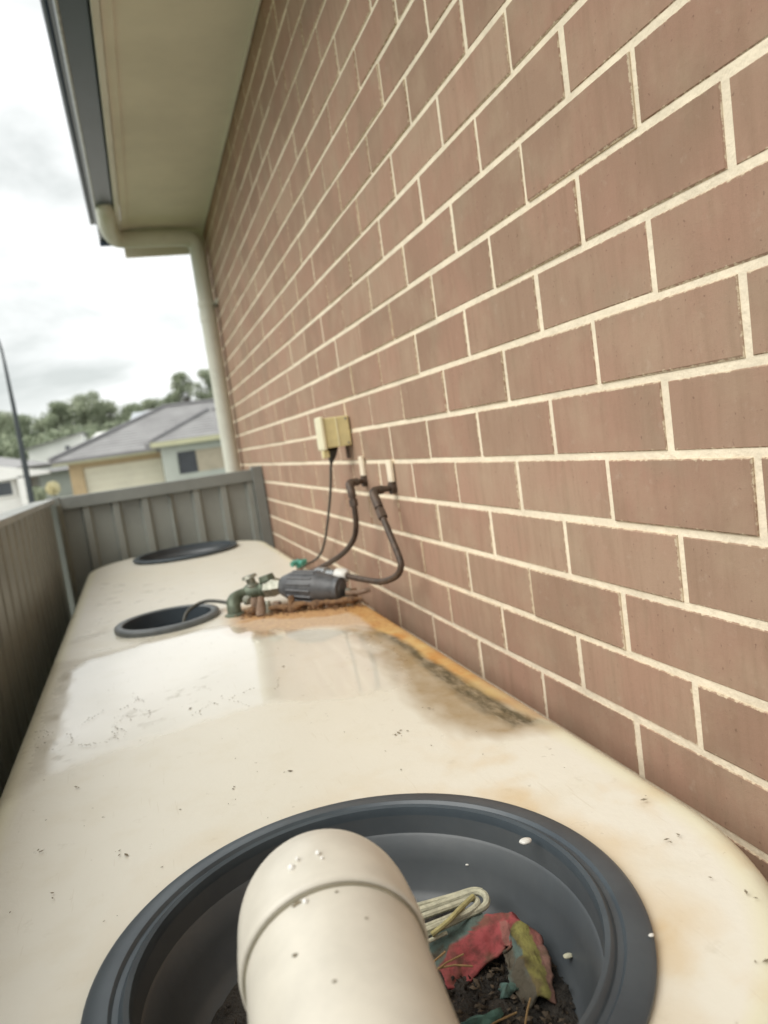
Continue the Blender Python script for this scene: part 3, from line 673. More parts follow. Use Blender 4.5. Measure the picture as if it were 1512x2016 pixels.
# scraps of teal cloth
def scrap(cx, cy, cz, r, col, label):
    V = [(cx, cy, cz + 0.006 + H)]; F = []; m = 14
    for q in (0.5, 1.0):
        for k in range(m):
            a = 2 * math.pi * k / m; rr_ = r * q * (1 + 0.35 * math.sin(3 * a + cx * 50)); V.append((cx + rr_ * math.cos(a), cy + rr_ * 0.7 * math.sin(a), cz + H + 0.006 * (1 - q) + 0.002 * math.sin(5 * a)))
    F = [(0, 1 + k, 1 + (k + 1) % m) for k in range(m)] + [(1 + k, 1 + m + k, 1 + m + (k + 1) % m, 1 + (k + 1) % m) for k in range(m)]
    o = mesh('cloth_scrap', V, F, 'cloth', None, True); c = o.data.color_attributes.new('col', 'FLOAT_COLOR', 'POINT'); c.data.foreach_set('color', np.array([(*col, 1)] * len(V), dtype=np.float32).ravel())
    s_ = o.modifiers.new('thick', 'SOLIDIFY'); s_.thickness = 0.002; tag(o, label, 'cloth scrap'); return o
scrap(-0.3673, 0.5127, -0.474, 0.016, (0.12, 0.24, 0.20), 'small crumpled teal cloth scrap at the lower edge of the photo by the pipe')
scrap(-0.3324, 0.5365, -0.476, 0.010, (0.13, 0.22, 0.19), 'small teal cloth scrap between the ends of the striped rag')
# hank of twine
tw = empty('twine_hank', 'flattened loop of cream and yellow twine lying beside the cream pipe', 'twine', (-0.37, 0.57, H + BZ + 0.02))
def twpart(pts, r, mat):
    o = mesh('strand', *tube(smooth_path([(x, y, z + H) for x, y, z in pts], 8), r, 8), mat, None, True); o.parent = tw; o.matrix_parent_inverse = Matrix.Translation(tw.location).inverted()
twpart([(-0.3840, 0.6400, -0.4535), (-0.3590, 0.6369, -0.4525), (-0.3302, 0.6354, -0.4515), (-0.3133, 0.6329, -0.4505), (-0.3084, 0.6229, -0.4505), (-0.3152, 0.6112, -0.4515), (-0.3368, 0.6092, -0.4525), (-0.3608, 0.6074, -0.4535), (-0.3862, 0.6075, -0.4555)], 0.0034, 'twine')
twpart([(-0.3888, 0.6256, -0.4505), (-0.3638, 0.6238, -0.4495), (-0.3380, 0.6227, -0.4485), (-0.3225, 0.6216, -0.4475), (-0.3207, 0.6144, -0.4485), (-0.3311, 0.6093, -0.4495), (-0.3552, 0.6075, -0.4505), (-0.3833, 0.6074, -0.4525)], 0.0030, 'twine')
twpart([(-0.3739, 0.5991, -0.4515), (-0.3575, 0.6008, -0.4465), (-0.3408, 0.6092, -0.4445), (-0.3221, 0.6190, -0.4435)], 0.0024, 'twine_y')
twpart([(-0.3837, 0.6483, -0.4535), (-0.3613, 0.6444, -0.4525), (-0.3360, 0.6405, -0.4515), (-0.3149, 0.6392, -0.4515), (-0.3065, 0.6341, -0.4525)], 0.0026, 'twine')
twpart([(-0.3908, 0.6139, -0.4525), (-0.3739, 0.6116, -0.4505), (-0.3539, 0.6100, -0.4485), (-0.3348, 0.6123, -0.4485)], 0.0020, 'twine')
twpart([(-0.3872, 0.5990, -0.4575), (-0.3745, 0.5995, -0.4565), (-0.3591, 0.6001, -0.4555)], 0.0018, 'twine')
# straws
for k, (x, y, a, l) in enumerate([(-0.377, 0.556, 0.2, 0.035), (-0.372, 0.550, -0.5, 0.03), (-0.385, 0.563, 0.5, 0.028), (-0.363, 0.497, 0.1, 0.04), (-0.336, 0.495, 0.9, 0.03), (-0.370, 0.482, -0.2, 0.03)]):
    z = -0.449 if k < 3 else -0.464; dx, dy = math.cos(a) * l / 2, math.sin(a) * l / 2
    tag(mesh('straw', *tube([(x - dx, y - dy, z + H - .002), (x, y, z + H + .001), (x + dx, y + dy, z + H)], 0.0008, 6), 'straw'), ['thin dry straw lying across the red stripe of the rag', 'dry straw angled down over the rag near the pipe', 'short straw slanting up to the twine loop', 'long level straw on the silt below the rag', 'steep straw standing by the teal scrap', 'lowest straw, at the bottom edge beside the pipe'][k], 'straw', 'dry straws in the basket')
# small bright bits on the bowl
def blob(x, y, z, r, mat, name, label, cat, fl=0.6):
    bm = bmesh.new(); bmesh.ops.create_icosphere(bm, subdivisions=2, radius=1)
    for p in bm.verts: k = 1 + 0.18 * mnoise.noise(p.co * 2 + Vector((x * 90, y * 90, 0))); p.co = Vector((p.co.x * r * k * 1.25, p.co.y * r * k, p.co.z * r * fl * k))
    v = [(x + p.co.x, y + p.co.y, z + H + p.co.z) for p in bm.verts]; f = [tuple(q.index for q in fc.verts) for fc in bm.faces]; bm.free()
    return tag(mesh(name, v, f, mat, None, True), label, cat)
blob(-0.261, 0.528, -0.4655, 0.0036, 'outlet', 'pebble', 'tiny golden yellow pebble at the right edge of the leaf litter', 'pebble')
blob(-0.270, 0.6005, TZ + 0.0150, 0.0048, 'white_plastic', 'pebble', 'small white oval pebble stuck on the rim of the near basket', 'pebble', 0.5)
blob(-0.250, 0.445, TZ + 0.0135, 0.0018, 'white_plastic', 'pebble', 'tiny pale speck of grit on the right rim of the near basket', 'pebble', 0.5)
blob(-0.273, 0.538, -0.468, 0.0034, 'twine', 'bark_chip', 'pale splintered bark chip beside the pink edge of the rag', 'bark chip', 0.4)
blob(-0.303, 0.676, -0.449, 0.0018, 'white_plastic', 'pebble', 'tiny white speck on the bowl wall above the rag', 'pebble', 0.5)

# ------------------------------------------------------------------ cream PVC pipe with elbow over the near basket
Cc = Vector((-0.4884, 0.4170, -0.3138)); ax = Vector((0.0911, 1, 0.0808)).normalized()
pipe = empty('pvc_pipe', 'thick cream plastic pipe ending in an elbow turned down into the near basket', 'pipe', tuple(Cc + Vector((0, 0, H))))
def ppart(name, vf, mat, smooth=True):
    o = mesh(name, lift(vf)[0], vf[1], mat, None, smooth); o.parent = pipe; o.matrix_parent_inverse = Matrix.Translation(pipe.location).inverted(); return o
start = Cc - ax * 1.25
ppart('pipe_run', tube([start, Cc - ax * 0.6, Cc - ax * 0.2, Cc + ax * 0.010], 0.0548, 72), 'pvc')
down = Vector((0.02, 0.05, -1)).normalized(); side = ax.cross(down).normalized(); dperp = side.cross(ax).normalized()
if dperp.z > 0: dperp = -dperp
pts = [Cc - ax * 0.0]; rad = [0.0592]
L1 = 0.020; Rb = 0.058; base_ = Cc + ax * L1; cen_ = base_ + dperp * Rb
pts = [Cc + ax * 0.0005, Cc + ax * 0.006, Cc + ax * 0.014, base_]
rad = [0.0578, 0.0586, 0.0586, 0.0586]
for k in range(1, 15):
    th = math.radians(88) * k / 14; pts.append(cen_ - dperp * Rb * math.cos(th) + ax * Rb * math.sin(th)); rad.append(0.0582)
tdir = (pts[-1] - pts[-2]).normalized(); pts.append(pts[-1] + tdir * 0.030); rad.append(0.0582)
el = ppart('elbow', tube(pts, rad, 72, caps=False), 'pvc')
s_ = el.modifiers.new('wall', 'SOLIDIFY'); s_.thickness = 0.003; s_.offset = -1
ppart('joint_line', tube([Cc - ax * 0.0014, Cc - ax * 0.0001], 0.0562, 72), 'seam')
def drop(dv, rr_, along, ang, mat='white_plastic'):
    q = Cc + ax * along + (side * math.sin(ang) - dperp * math.cos(ang)) * dv
    bm = bmesh.new(); bmesh.ops.create_icosphere(bm, subdivisions=2, radius=rr_)
    v = [tuple(q + p.co) for p in bm.verts]; f = [tuple(x.index for x in fc.verts) for fc in bm.faces]; bm.free()
    return ppart('water_drop', (v, f), mat)
m_, t_, b_ = ng('clear_water_drop'); b_.inputs['Base Color'].default_value = (0.9, 0.9, 0.87, 1); b_.inputs['Roughness'].default_value = 0.04; b_.inputs['Specular IOR Level'].default_value = 0.9
M['drop'] = m_
sgn = 1 if side.x > 0 else -1
for dv, r_, al, an in ((0.0592, 0.0016, 0.028, 0.02), (0.0592, 0.0010, 0.022, 0.05), (0.0592, 0.0022, 0.024, -0.28), (0.0595, 0.0013, 0.029, -0.20), (0.0554, 0.0018, -0.006, -0.22)):
    drop(dv, r_, al, an * sgn, 'drop')
q = Cc - ax * 0.034 + (-dperp) * 0.0549 + side * (-0.020 * sgn) * 1.0
q = Cc - ax * 0.040 + (side * math.sin(-0.42 * sgn) - dperp * math.cos(-0.42 * sgn)) * 0.0552
bm = bmesh.new(); bmesh.ops.create_icosphere(bm, subdivisions=1, radius=0.0013); v = [tuple(q + Vector((p.co.x * 1.5, p.co.y, p.co.z * .6))) for p in bm.verts]; f = [tuple(x.index for x in fc.verts) for fc in bm.faces]; bm.free()
ppart('dirt_fleck', (v, f), 'grime')
for al_, an_, r_ in ((-0.004, -0.34, 0.0012), (-0.0035, -0.30, 0.0016), (-0.004, -0.26, 0.0010), (-0.006, 0.12, 0.0008), (-0.030, 0.35, 0.0007), (-0.07, -0.1, 0.0009)):
    q_ = Cc + ax * al_ + (side * math.sin(an_ * sgn) - dperp * math.cos(an_ * sgn)) * 0.0551
    bm = bmesh.new(); bmesh.ops.create_icosphere(bm, subdivisions=1, radius=r_); v = [tuple(q_ + Vector((p.co.x * 1.6, p.co.y, p.co.z * .5))) for p in bm.verts]; f = [tuple(x.index for x in fc.verts) for fc in bm.faces]; bm.free()
    ppart('dirt_fleck', (v, f), 'grime')
# rest of the run behind the viewer: bend down to the ground
ppart('pipe_bend', tube(smooth_path([start + ax * 0.02, start - ax * 0.06, start - ax * 0.11 + Vector((0, 0, -0.05)), start - ax * 0.12 + Vector((0, 0, -0.2)), start - ax * 0.12 + Vector((0, 0, -1.38))], 6), 0.057, 32), 'pvc')

# ------------------------------------------------------------------ outlet box, cord, wall pipes
ob = empty('power_outlet', 'yellowed weatherproof power outlet box on the brick wall with black plug', 'power outlet', (0, 2.03, H + 0.02))
def part_of(root, name, vf, mat, smooth=False):
    o = mesh(name, lift(vf)[0], vf[1], mat, None, smooth); o.parent = root; o.matrix_parent_inverse = Matrix.Translation(root.location).inverted(); return o
part_of(ob, 'housing', box(-0.073, -0.0022, 1.962, 2.020, -0.020, 0.062, 0.004), 'outlet')
part_of(ob, 'lid', box(-0.085, -0.0735, 1.957, 2.026, -0.025, 0.067, 0.004), 'outlet_face')
part_of(ob, 'lid_flap', merge(box(-0.084, -0.066, 1.975, 1.995, -0.046, -0.0255, 0.003)), 'outlet')
part_of(ob, 'seam_strip', box(-0.0405, -0.0375, 1.9600, 1.9622, -0.018, 0.060), 'outlet_face')
for z_ in (-0.012, 0.054): part_of(ob, 'screw', prism_tube((-0.012, 1.9605, z_), (-0.012, 1.9635, z_), [(0, 0.003), (1, 0.003)], 8), 'zinc')
part_of(ob, 'conduit_entry', tube([(-0.012, 1.985, -0.0195), (-0.012, 1.985, -0.055)], 0.0055, 12), 'copper')
part_of(ob, 'plug', prism_tube((-0.052, 1.995, -0.0205), (-0.054, 2.02, -0.060), [(0, 0.016), (0.5, 0.013), (1, 0.005)]), 'black', True)
cord = mesh('electric_cable', *lift(tube(smooth_path([(-0.054, 2.02, -0.058), (-0.052, 2.05, -0.085), (-0.043, 2.12, -0.135), (-0.035, 2.22, -0.21), (-0.030, 2.34, -0.30), (-0.030, 2.45, -0.37), (-0.050, 2.50, -0.402), (-0.10, 2.42, -0.400), (-0.17, 2.2, -0.398), (-0.22, 2.0, -0.395)], 8), 0.0042, 10)), 'cable', None, True)
tag(cord, 'thin dark grey power cord hanging from the yellow outlet down to the pump', 'cord')
PA = [(0.0, 1.655, -0.130), (-0.050, 1.648, -0.130), (-0.061, 1.632, -0.134), (-0.062, 1.615, -0.150), (-0.062, 1.575, -0.195), (-0.061, 1.54, -0.235), (-0.059, 1.515, -0.270), (-0.060, 1.508, -0.290), (-0.066, 1.53, -0.313), (-0.080, 1.60, -0.334), (-0.095, 1.70, -0.341), (-0.112, 1.79, -0.342)]
PB = [(0.0, 1.885, -0.118), (-0.048, 1.860, -0.116), (-0.060, 1.838, -0.118), (-0.062, 1.822, -0.135), (-0.062, 1.815, -0.180), (-0.062, 1.825, -0.225), (-0.064, 1.860, -0.262), (-0.074, 1.930, -0.300), (-0.095, 1.99, -0.328), (-0.13, 2.04, -0.352), (-0.165, 2.05, -0.362)]
def wallpipe(pts, label):
    root = empty('copper_pipe', label, 'water pipe', (pts[0][0], pts[0][1], pts[0][2] + H), 'copper pipes coming out of the brick wall')
    part_of(root, 'pipe_run', tube(smooth_path(pts, 8), 0.0074, 12), 'copper', True)
    p = [Vector(q) for q in pts]
    part_of(root, 'elbow_fitting', tube(smooth_path([p[1] + Vector((0.018, 0.003, 0)), p[1], p[2], p[3], p[3].lerp(p[4], 0.35)], 5), 0.0104, 14), 'copper', True)
    part_of(root, 'wall_collar', tube([p[0] + Vector((-0.001, 0, 0)), p[0] + Vector((-0.012, -0.001, 0))], 0.015, 14), 'copper', True)
    part_of(root, 'pipe_clip', merge(box(-0.010, -0.0016, p[0].y - 0.016, p[0].y + 0.016, p[0].z + 0.014, p[0].z + 0.066, 0.002)), 'mortar')
    q = p[3].lerp(p[4], 0.45); q2 = p[3].lerp(p[4], 0.85)
    part_of(root, 'compression_nut', tube([q, q2], 0.0115, 6), 'copper')
    return root
wallpipe(PA, 'dark copper pipe leaving the wall nearest the viewer and bending round to the coupling')
wallpipe(PB, 'dark copper pipe leaving the wall just below the yellow outlet box')

# ------------------------------------------------------------------ pump / filter assembly on the tank
pa = empty('pump_assembly', 'charcoal ribbed filter barrel joined to corroded green brass valves on the rusty tank', 'pump fittings', (-0.21, 1.83, H + TZ))
P0, P1 = Vector((-0.262, 1.888, -0.352)), Vector((-0.148, 1.772, -0.364)); ad = (P1 - P0).normalized()
part_of(pa, 'filter_barrel', prism_tube(P0, P1, [(0, 0.022), (0.02, 0.026), (0.18, 0.037), (0.2, 0.0385), (0.68, 0.041), (0.72, 0.039), (0.9, 0.033), (1.0, 0.029)], 32), 'ribbed', True)
u_ = ad.cross(Vector((0, 0, 1))).normalized(); w_ = ad.cross(u_)
for k in range(16):
    a = 2 * math.pi * k / 16; n_ = u_ * math.cos(a) + w_ * math.sin(a)
    part_of(pa, 'grip_rib', tube([P0.lerp(P1, 0.22) + n_ * 0.0392, P0.lerp(P1, 0.66) + n_ * 0.0418], 0.0028, 6), 'ribbed')
part_of(pa, 'end_cap', prism_tube(P1 - ad * 0.006, P1 + ad * 0.016, [(0, 0.028), (0.1, 0.0295), (0.8, 0.029), (0.9, 0.022), (0.92, 0.018), (1, 0.017)], 24), 'ribbed', True)
Q0 = P0 - ad * 0.004
# valves in line to the left of the barrel
V1a, V1b = Vector((-0.305, 1.925, -0.357)), Vector((-0.262, 1.888, -0.353))
part_of(pa, 'union_nut', prism_tube(V1a, V1b, [(0, 0.017), (0.15, 0.025), (0.6, 0.026), (0.8, 0.022), (1, 0.018)], 6), 'brass_pale')
part_of(pa, 'valve_body', prism_tube((-0.352, 1.955, -0.366), (-0.303, 1.923, -0.358), [(0, 0.018), (0.2, 0.024), (0.5, 0.020), (0.7, 0.015), (0.85, 0.022), (1, 0.020)], 12), 'verdigris', True)
part_of(pa, 'valve_bonnet', prism_tube((-0.330, 1.94, -0.362), (-0.338, 1.945, -0.318), [(0, 0.014), (0.4, 0.017), (0.5, 0.012), (0.8, 0.012), (0.82, 0.021), (1, 0.018)], 12), 'brass_pale', True)
part_of(pa, 'valve_bonnet', prism_tube((-0.292, 1.915, -0.356), (-0.298, 1.92, -0.322), [(0, 0.014), (0.5, 0.015), (0.6, 0.022), (1, 0.019)], 8), 'verdigris', True)
part_of(pa, 'valve_body', tube(smooth_path([(-0.345, 1.948, -0.366), (-0.372, 1.94, -0.368), (-0.388, 1.92, -0.372), (-0.392, 1.905, -0.385), (-0.392, 1.90, -0.408)], 5), [0.018] * 20 + [0.0165], 12), 'verdigris', True)
part_of(pa, 'floor_flange', prism_tube((-0.392, 1.90, -0.399), (-0.392, 1.90, -0.4085), [(0, 0.020), (0.3, 0.026), (1, 0.027)], 8), 'verdigris')
part_of(pa, 'lever_nut', prism_tube((-0.360, 1.905, -0.372), (-0.352, 1.885, -0.374), [(0, 0.010), (0.5, 0.013), (1, 0.009)], 8), 'brass_pale', True)
# corroded manifold under the barrel
mp_ = smooth_path([(-0.372, 1.862, -0.395), (-0.33, 1.845, -0.393), (-0.27, 1.812, -0.392), (-0.21, 1.780, -0.392), (-0.15, 1.748, -0.392), (-0.10, 1.73, -0.392)], 8)
part_of(pa, 'rusty_manifold', tube([p + Vector((0, 0, 0.006 * mnoise.noise(p * 40))) for p in mp_], [0.0085 + 0.0075 * mnoise.noise(p * 62) for p in mp_], 14), 'rust', True)
part_of(pa, 'rusty_tee', prism_tube((-0.335, 1.835, -0.405), (-0.328, 1.842, -0.360), [(0, 0.014), (0.3, 0.012), (0.6, 0.010), (1, 0.008)], 10), 'scale', True)
for k_, (x_, y_, r_, m_n) in enumerate([(-0.345, 1.872, 0.013, 'scale'), (-0.318, 1.835, 0.010, 'brass_pale'), (-0.292, 1.850, 0.015, 'scale'), (-0.262, 1.806, 0.011, 'rust'), (-0.238, 1.830, 0.014, 'verdigris'), (-0.176, 1.775, 0.012, 'scale'), (-0.128, 1.752, 0.011, 'brass_pale'), (-0.108, 1.775, 0.013, 'rust')]):
    part_of(pa, 'corroded_joint', prism_tube((x_, y_, -0.408), (x_ + 0.004, y_ + 0.006, -0.366 - 0.008 * (k_ % 3)), [(0, r_), (0.3, r_ * 1.1), (0.35, r_ * 0.75), (0.8, r_ * 0.8), (1, r_ * 0.6)], 7 + k_ % 3), m_n, k_ % 2 == 0)
part_of(pa, 'barrel_foot', prism_tube((-0.205, 1.82, -0.408), (-0.205, 1.825, -0.37), [(0, 0.020), (0.2, 0.014), (1, 0.013)], 8), 'rust')
# union coupling to the copper pipe
part_of(pa, 'coupling', prism_tube((-0.172, 1.892, -0.338), (-0.134, 1.826, -0.340), [(0, 0.012), (0.2, 0.018), (0.6, 0.0185), (0.62, 0.014), (1, 0.014)], 16), 'zinc', True)
part_of(pa, 'coupling_collar', prism_tube((-0.132, 1.822, -0.340), (-0.112, 1.790, -0.342), [(0, 0.015), (0.1, 0.0185), (0.8, 0.0185), (1, 0.012)], 16), 'white_plastic', True)
part_of(pa, 'bleed_spigot', tube([(-0.135, 1.745, -0.374), (-0.10, 1.735, -0.378), (-0.075, 1.73, -0.374)], 0.006, 10), 'scale', True)
# flakes of rust at the foot of the fittings
V = []; F = []
for k in range(300):
    t_ = random.random(); x = -0.39 + 0.31 * t_ + random.gauss(0, .012); y = 1.875 - 0.16 * t_ + random.gauss(0, 0.020); s = random.uniform(0.002, 0.005); o_ = len(V); c = Vector((x, y, TZ + H + 0.004 + random.random() * 0.008))
    if x > -0.09: continue
    q = Matrix.Rotation(random.uniform(0, 6.28), 3, Vector((random.uniform(-1, 1), random.uniform(-1, 1), 1)).normalized())
    for p in ((1, 0, 0), (-.2, .7, .1), (-1, -.1, 0), (-.1, -.6, .15), (0, 0.05, .5), (0, 0, -.5)): V.append(tuple(c + q @ (Vector(p) * s)))
    F += [(o_ + i, o_ + (i + 1) % 4, o_ + 4) for i in range(4)] + [(o_ + (i + 1) % 4, o_ + i, o_ + 5) for i in range(4)]
tag(mesh('rust_flakes', V, F, 'rust'), 'brown rust flakes heaped under the pump fittings on the tank', 'rust flakes', kind='stuff')
tap = empty('garden_tap', 'little tap with a teal green cross handle standing behind the pump fittings', 'tap', (-0.150, 2.24, H + TZ))
part_of(tap, 'tap_body', prism_tube((-0.150, 2.24, TZ), (-0.150, 2.24, -0.368), [(0, 0.016), (0.2, 0.010), (0.6, 0.012), (1, 0.007)], 12), 'scale', True)
for a in (0.4, 0.4 + math.pi / 2):
    dx, dy = math.cos(a) * 0.026, math.sin(a) * 0.026
    part_of(tap, 'handle_bar', tube([(-0.150 - dx, 2.24 - dy, -0.358), (-0.150, 2.24, -0.354), (-0.150 + dx, 2.24 + dy, -0.358)], [0.0085, 0.006, 0.0085], 10), 'teal_plastic', True)
part_of(tap, 'handle_hub', prism_tube((-0.150, 2.24, -0.372), (-0.150, 2.24, -0.346), [(0, 0.009), (0.8, 0.010), (1, 0.006)], 12), 'teal_plastic', True)
cb = mesh('sensor_cable', *lift(tube(smooth_path([(-0.392, 1.93, -0.382), (-0.420, 1.98, -0.378), (-0.455, 2.01, -0.376), (-0.490, 2.005, -0.384), (-0.513, 1.985, -0.40), (-0.525, 1.97, -0.44), (-0.53, 1.965, -0.475)], 8), 0.0048, 10)), 'cable', None, True)
tag(cb, 'thin grey cable running from the green valve into the small open ring hatch', 'cable')

# debris specks on the tank top
V = []; F = []
def crumb(x, y, s, k=1.0):
    o_ = len(V); c = Vector((x, y, TZ + H + 0.0045 + s * 0.15)); q = Matrix.Rotation(random.uniform(0, 6.28), 3, Vector((0, 0, 1)))
    for p in ((1.3, 0, 0), (.1, .5, 0), (-1.2, -.1, 0), (-.1, -.5, 0), (0, 0.05, .35), (0, 0, -.35)): V.append(tuple(c + q @ (Vector(p) * s)))
    F.extend([(o_ + i, o_ + (i + 1) % 4, o_ + 4) for i in range(4)] + [(o_ + (i + 1) % 4, o_ + i, o_ + 5) for i in range(4)])
for x, y in [(-0.282, 0.936), (-0.288, 0.932), (-0.277, 0.942), (-0.215, 0.992), (-0.438, 0.909), (-0.704, 1.038), (-0.511, 0.903), (-0.727, 0.879), (-0.635, 0.815), (-0.705, 0.781), (-0.365, 1.362), (-0.543, 1.248), (-0.125, 0.619), (-0.152, 0.551), (-0.138, 0.552), (-0.148, 0.46), (-0.192, 0.396)]:
    crumb(x, y, random.uniform(0.0020, 0.0036))
    if y < 1.2: crumb(x + random.uniform(-.01, .01), y + random.uniform(-.01, .01), random.uniform(0.001, 0.0022))
for k in range(120):
    x = random.uniform(TX0 + .04, TX1 - .04); y = random.uniform(0.45, 2.2)
    if any(math.hypot(x - h_[0], y - h_[1]) < h_[2] + 0.04 for h_ in holes): continue
    crumb(x, y, random.uniform(0.0006, 0.0018))
for k in range(26):                                   # little wandering lines of leaf dust left by drying water
    x, y, a = random.gauss(-0.62, 0.10), random.gauss(1.27, 0.06), random.uniform(0, 6.28)
    for q_ in range(random.randint(3, 9)):
        crumb(x, y, random.uniform(0.0008, 0.0022)); a += random.uniform(-.7, .7); x += 0.007 * math.cos(a); y += 0.010 * math.sin(a)
tag(mesh('grit', V, F, 'grime'), 'scattered specks of dirt and grit lying on the cream tank top', 'grit', kind='stuff')

# ------------------------------------------------------------------ houses over the road
def wpart(root, name, vf, mat, smooth=False):
    o = mesh(name, vf[0], vf[1], mat, None, smooth); o.parent = root; o.matrix_parent_inverse = Matrix.Translation(root.location).inverted(); return o
GY = 42.0; g0 = gz(0, 42) 
gh = empty('garage_house', 'cream and tan house with grey tiled hip roof and wide cream garage door', 'house', (0, GY + 4, g0))
wpart(gh, 'wall', merge(box(-4.3, -3.62, GY, GY + 9, g0 - .3, 2.62), box(-3.62, 0.4, GY + .25, GY + 9, g0 - .3, 2.60), box(-3.62, 0.4, GY, GY + 0.25, 2.30, 2.61)), 'cream_wall')
for k in range(5): z0_ = g0 + k * (2.28 - g0) / 5; wpart(gh, 'garage_door_panel', box(-3.60, 0.38, GY + .15, GY + .22, z0_ + 0.004, z0_ + (2.28 - g0) / 5 - 0.004, 0.004), 'garage_door')
wpart(gh, 'fascia', box(-5.0, 0.2, GY - 0.62, GY - 0.58, 2.56, 2.80), 'cream_fascia')
wpart(gh, 'gutter', box(-5.1, 0.2, GY - 0.74, GY - 0.63, 2.68, 2.82), 'tile_edge')
def hiproof(x0, x1, y0, y1, ze, zr, steps=14, left=True, right=False, ridge_end=None):
    """front slope and left hip slope in overlapping tile courses"""
    V = []; F = []; ym = (y0 + y1) / 2; run = ym - y0
    for k in range(steps):
        a = k / steps; b_ = (k + 1) / steps + 0.012
        la = x0 + (run * a if left else 0); lb = x0 + (run * b_ if left else 0); ra = x1 - (run * a if right else 0); rb = x1 - (run * b_ if right else 0)
        za = ze + (zr - ze) * a + 0.05; zb_ = ze + (zr - ze) * b_; o_ = len(V)
        V += [(la, y0 + run * a, za), (ra, y0 + run * a, za), (rb, y0 + run * b_, zb_), (lb, y0 + run * b_, zb_), (la, y0 + run * a, za - .06), (ra, y0 + run * a, za - .06)]; F += [(o_, o_ + 1, o_ + 2, o_ + 3), (o_ + 4, o_ + 5, o_ + 1, o_)]
        o_ = len(V); V += [(la, y0 + run * a, za), (la, y1 - run * a, za), (lb, y1 - run * b_, zb_), (lb, y0 + run * b_, zb_), (la, y0 + run * a, za - .06), (la, y1 - run * a, za - .06)]
        if left: F += [(o_ + 1, o_, o_ + 3, o_ + 2), (o_ + 5, o_ + 4, o_, o_ + 1)]
        if right:
            o_ = len(V); V += [(ra, y0 + run * a, za), (ra, y1 - run * a, za), (rb, y1 - run * b_, zb_), (rb, y0 + run * b_, zb_)]; F += [(o_, o_ + 1, o_ + 2, o_ + 3)]
        o_ = len(V); V += [(la, y1 - run * a, za), (ra, y1 - run * a, za), (rb, y1 - run * b_, zb_), (lb, y1 - run * b_, zb_)]; F += [(o_ + 1, o_, o_ + 3, o_ + 2)]
    return V, F
wpart(gh, 'roof', hiproof(-5.1, 9.0, GY - 0.65, GY + 12, 2.80, 5.32, 16), 'tile')
wpart(gh, 'ridge_capping', merge(tube([(-5.1, GY - 0.65, 2.92), (1.22, GY + 5.68, 5.42)], 0.10, 8), tube([(1.22, GY + 5.68, 5.42), (9.0, GY + 5.68, 5.42)], 0.10, 8)), 'tile_edge')
wpart(gh, 'porch_roof', hiproof(-0.1, 7.2, GY - 1.8, GY + 5.2, 3.06, 4.55, 10, True, True), 'tile')
wpart(gh, 'porch_capping', merge(tube([(-0.1, GY - 1.8, 3.14), (3.4, GY + 1.7, 4.66)], 0.09, 8), tube([(7.2, GY - 1.8, 3.14), (3.7, GY + 1.7, 4.66)], 0.09, 8)), 'tile_edge')
wpart(gh, 'porch_fascia', box(-0.1, 7.2, GY - 1.82, GY - 1.76, 2.80, 3.06), 'cream_fascia')
wpart(gh, 'porch_gutter_end', box(-0.35, -0.1, GY - 1.85, GY - 1.55, 2.72, 3.05), 'tile_edge')
wpart(gh, 'porch_wall', merge(box(0.40, 1.13, GY - 1.5, GY + 1, g0 - .3, 2.80), box(1.13, 7, GY - 1.5, GY + 1, 2.42, 2.80), box(1.13, 7, GY - 1.5, GY + 1, g0 - .3, 1.25)), 'render')
wpart(gh, 'window', box(1.20, 2.12, GY - 1.40, GY - 1.35, 1.26, 2.41), 'window')
wpart(gh, 'pier', box(2.14, 3.9, GY - 1.46, GY - 1.2, 1.26, 2.41), 'pale_brick')
wpart(gh, 'window', box(3.95, 4.9, GY - 1.40, GY - 1.35, 1.26, 2.41), 'window')
# white two storey house pieces further back
wh = empty('white_house', 'plain white house wall under trees, left of the grey tiled roof', 'house', (-9.0, 84, gz(0, 84)))
z9 = gz(0, 84)
wpart(wh, 'wall', ([(-11.6, 84, z9), (-6.2, 84, z9), (-6.2, 84, 6.35), (-11.6, 84, 5.40), (-11.6, 92, z9), (-6.2, 92, z9), (-6.2, 92, 6.35), (-11.6, 92, 5.40)], [(0, 1, 2, 3), (5, 4, 7, 6), (4, 0, 3, 7), (1, 5, 6, 2), (3, 2, 6, 7)]), 'white_wall')
wpart(wh, 'window', box(-8.0, -7.55, 83.93, 83.98, 4.75, 5.2), 'window')
wpart(wh, 'roof', ([(-12.0, 83.6, 5.42), (-6.0, 83.6, 6.45), (-6.0, 92.4, 6.45), (-12.0, 92.4, 5.42), (-12.0, 83.6, 5.30), (-6.0, 83.6, 6.33), (-6.0, 92.4, 6.33), (-12.0, 92.4, 5.30)], [(0, 1, 2, 3), (7, 6, 5, 4), (4, 5, 1, 0), (5, 6, 2, 1), (6, 7, 3, 2), (7, 4, 0, 3)]), 'tile_edge')
wh2 = empty('white_house', 'low white roofed house partly hidden behind the grey hip roof', 'house', (-4.0, 80, gz(0, 80)))
z8 = gz(0, 80)
wpart(wh2, 'wall', box(-6.0, 3, 80, 88, z8, 5.2), 'render')
wpart(wh2, 'roof', ([(-6.2, 79.6, 4.7), (3.4, 79.6, 5.6), (3.4, 82.6, 6.3), (-4.6, 82.6, 6.1), (3.4, 88, 5.2), (-6.2, 88, 4.7)], [(0, 1, 2, 3), (3, 2, 4, 5), (0, 3, 5), (1, 4, 2)]), 'white_wall')
gr = empty('grey_roof_house', 'grey tiled roof seen between the white wall and the cream garage', 'house', (-7, 62, gz(0, 62)))
wpart(gr, 'wall', box(-9.0, -1, 60, 68, gz(0, 60) - .2, 3.0), 'render')
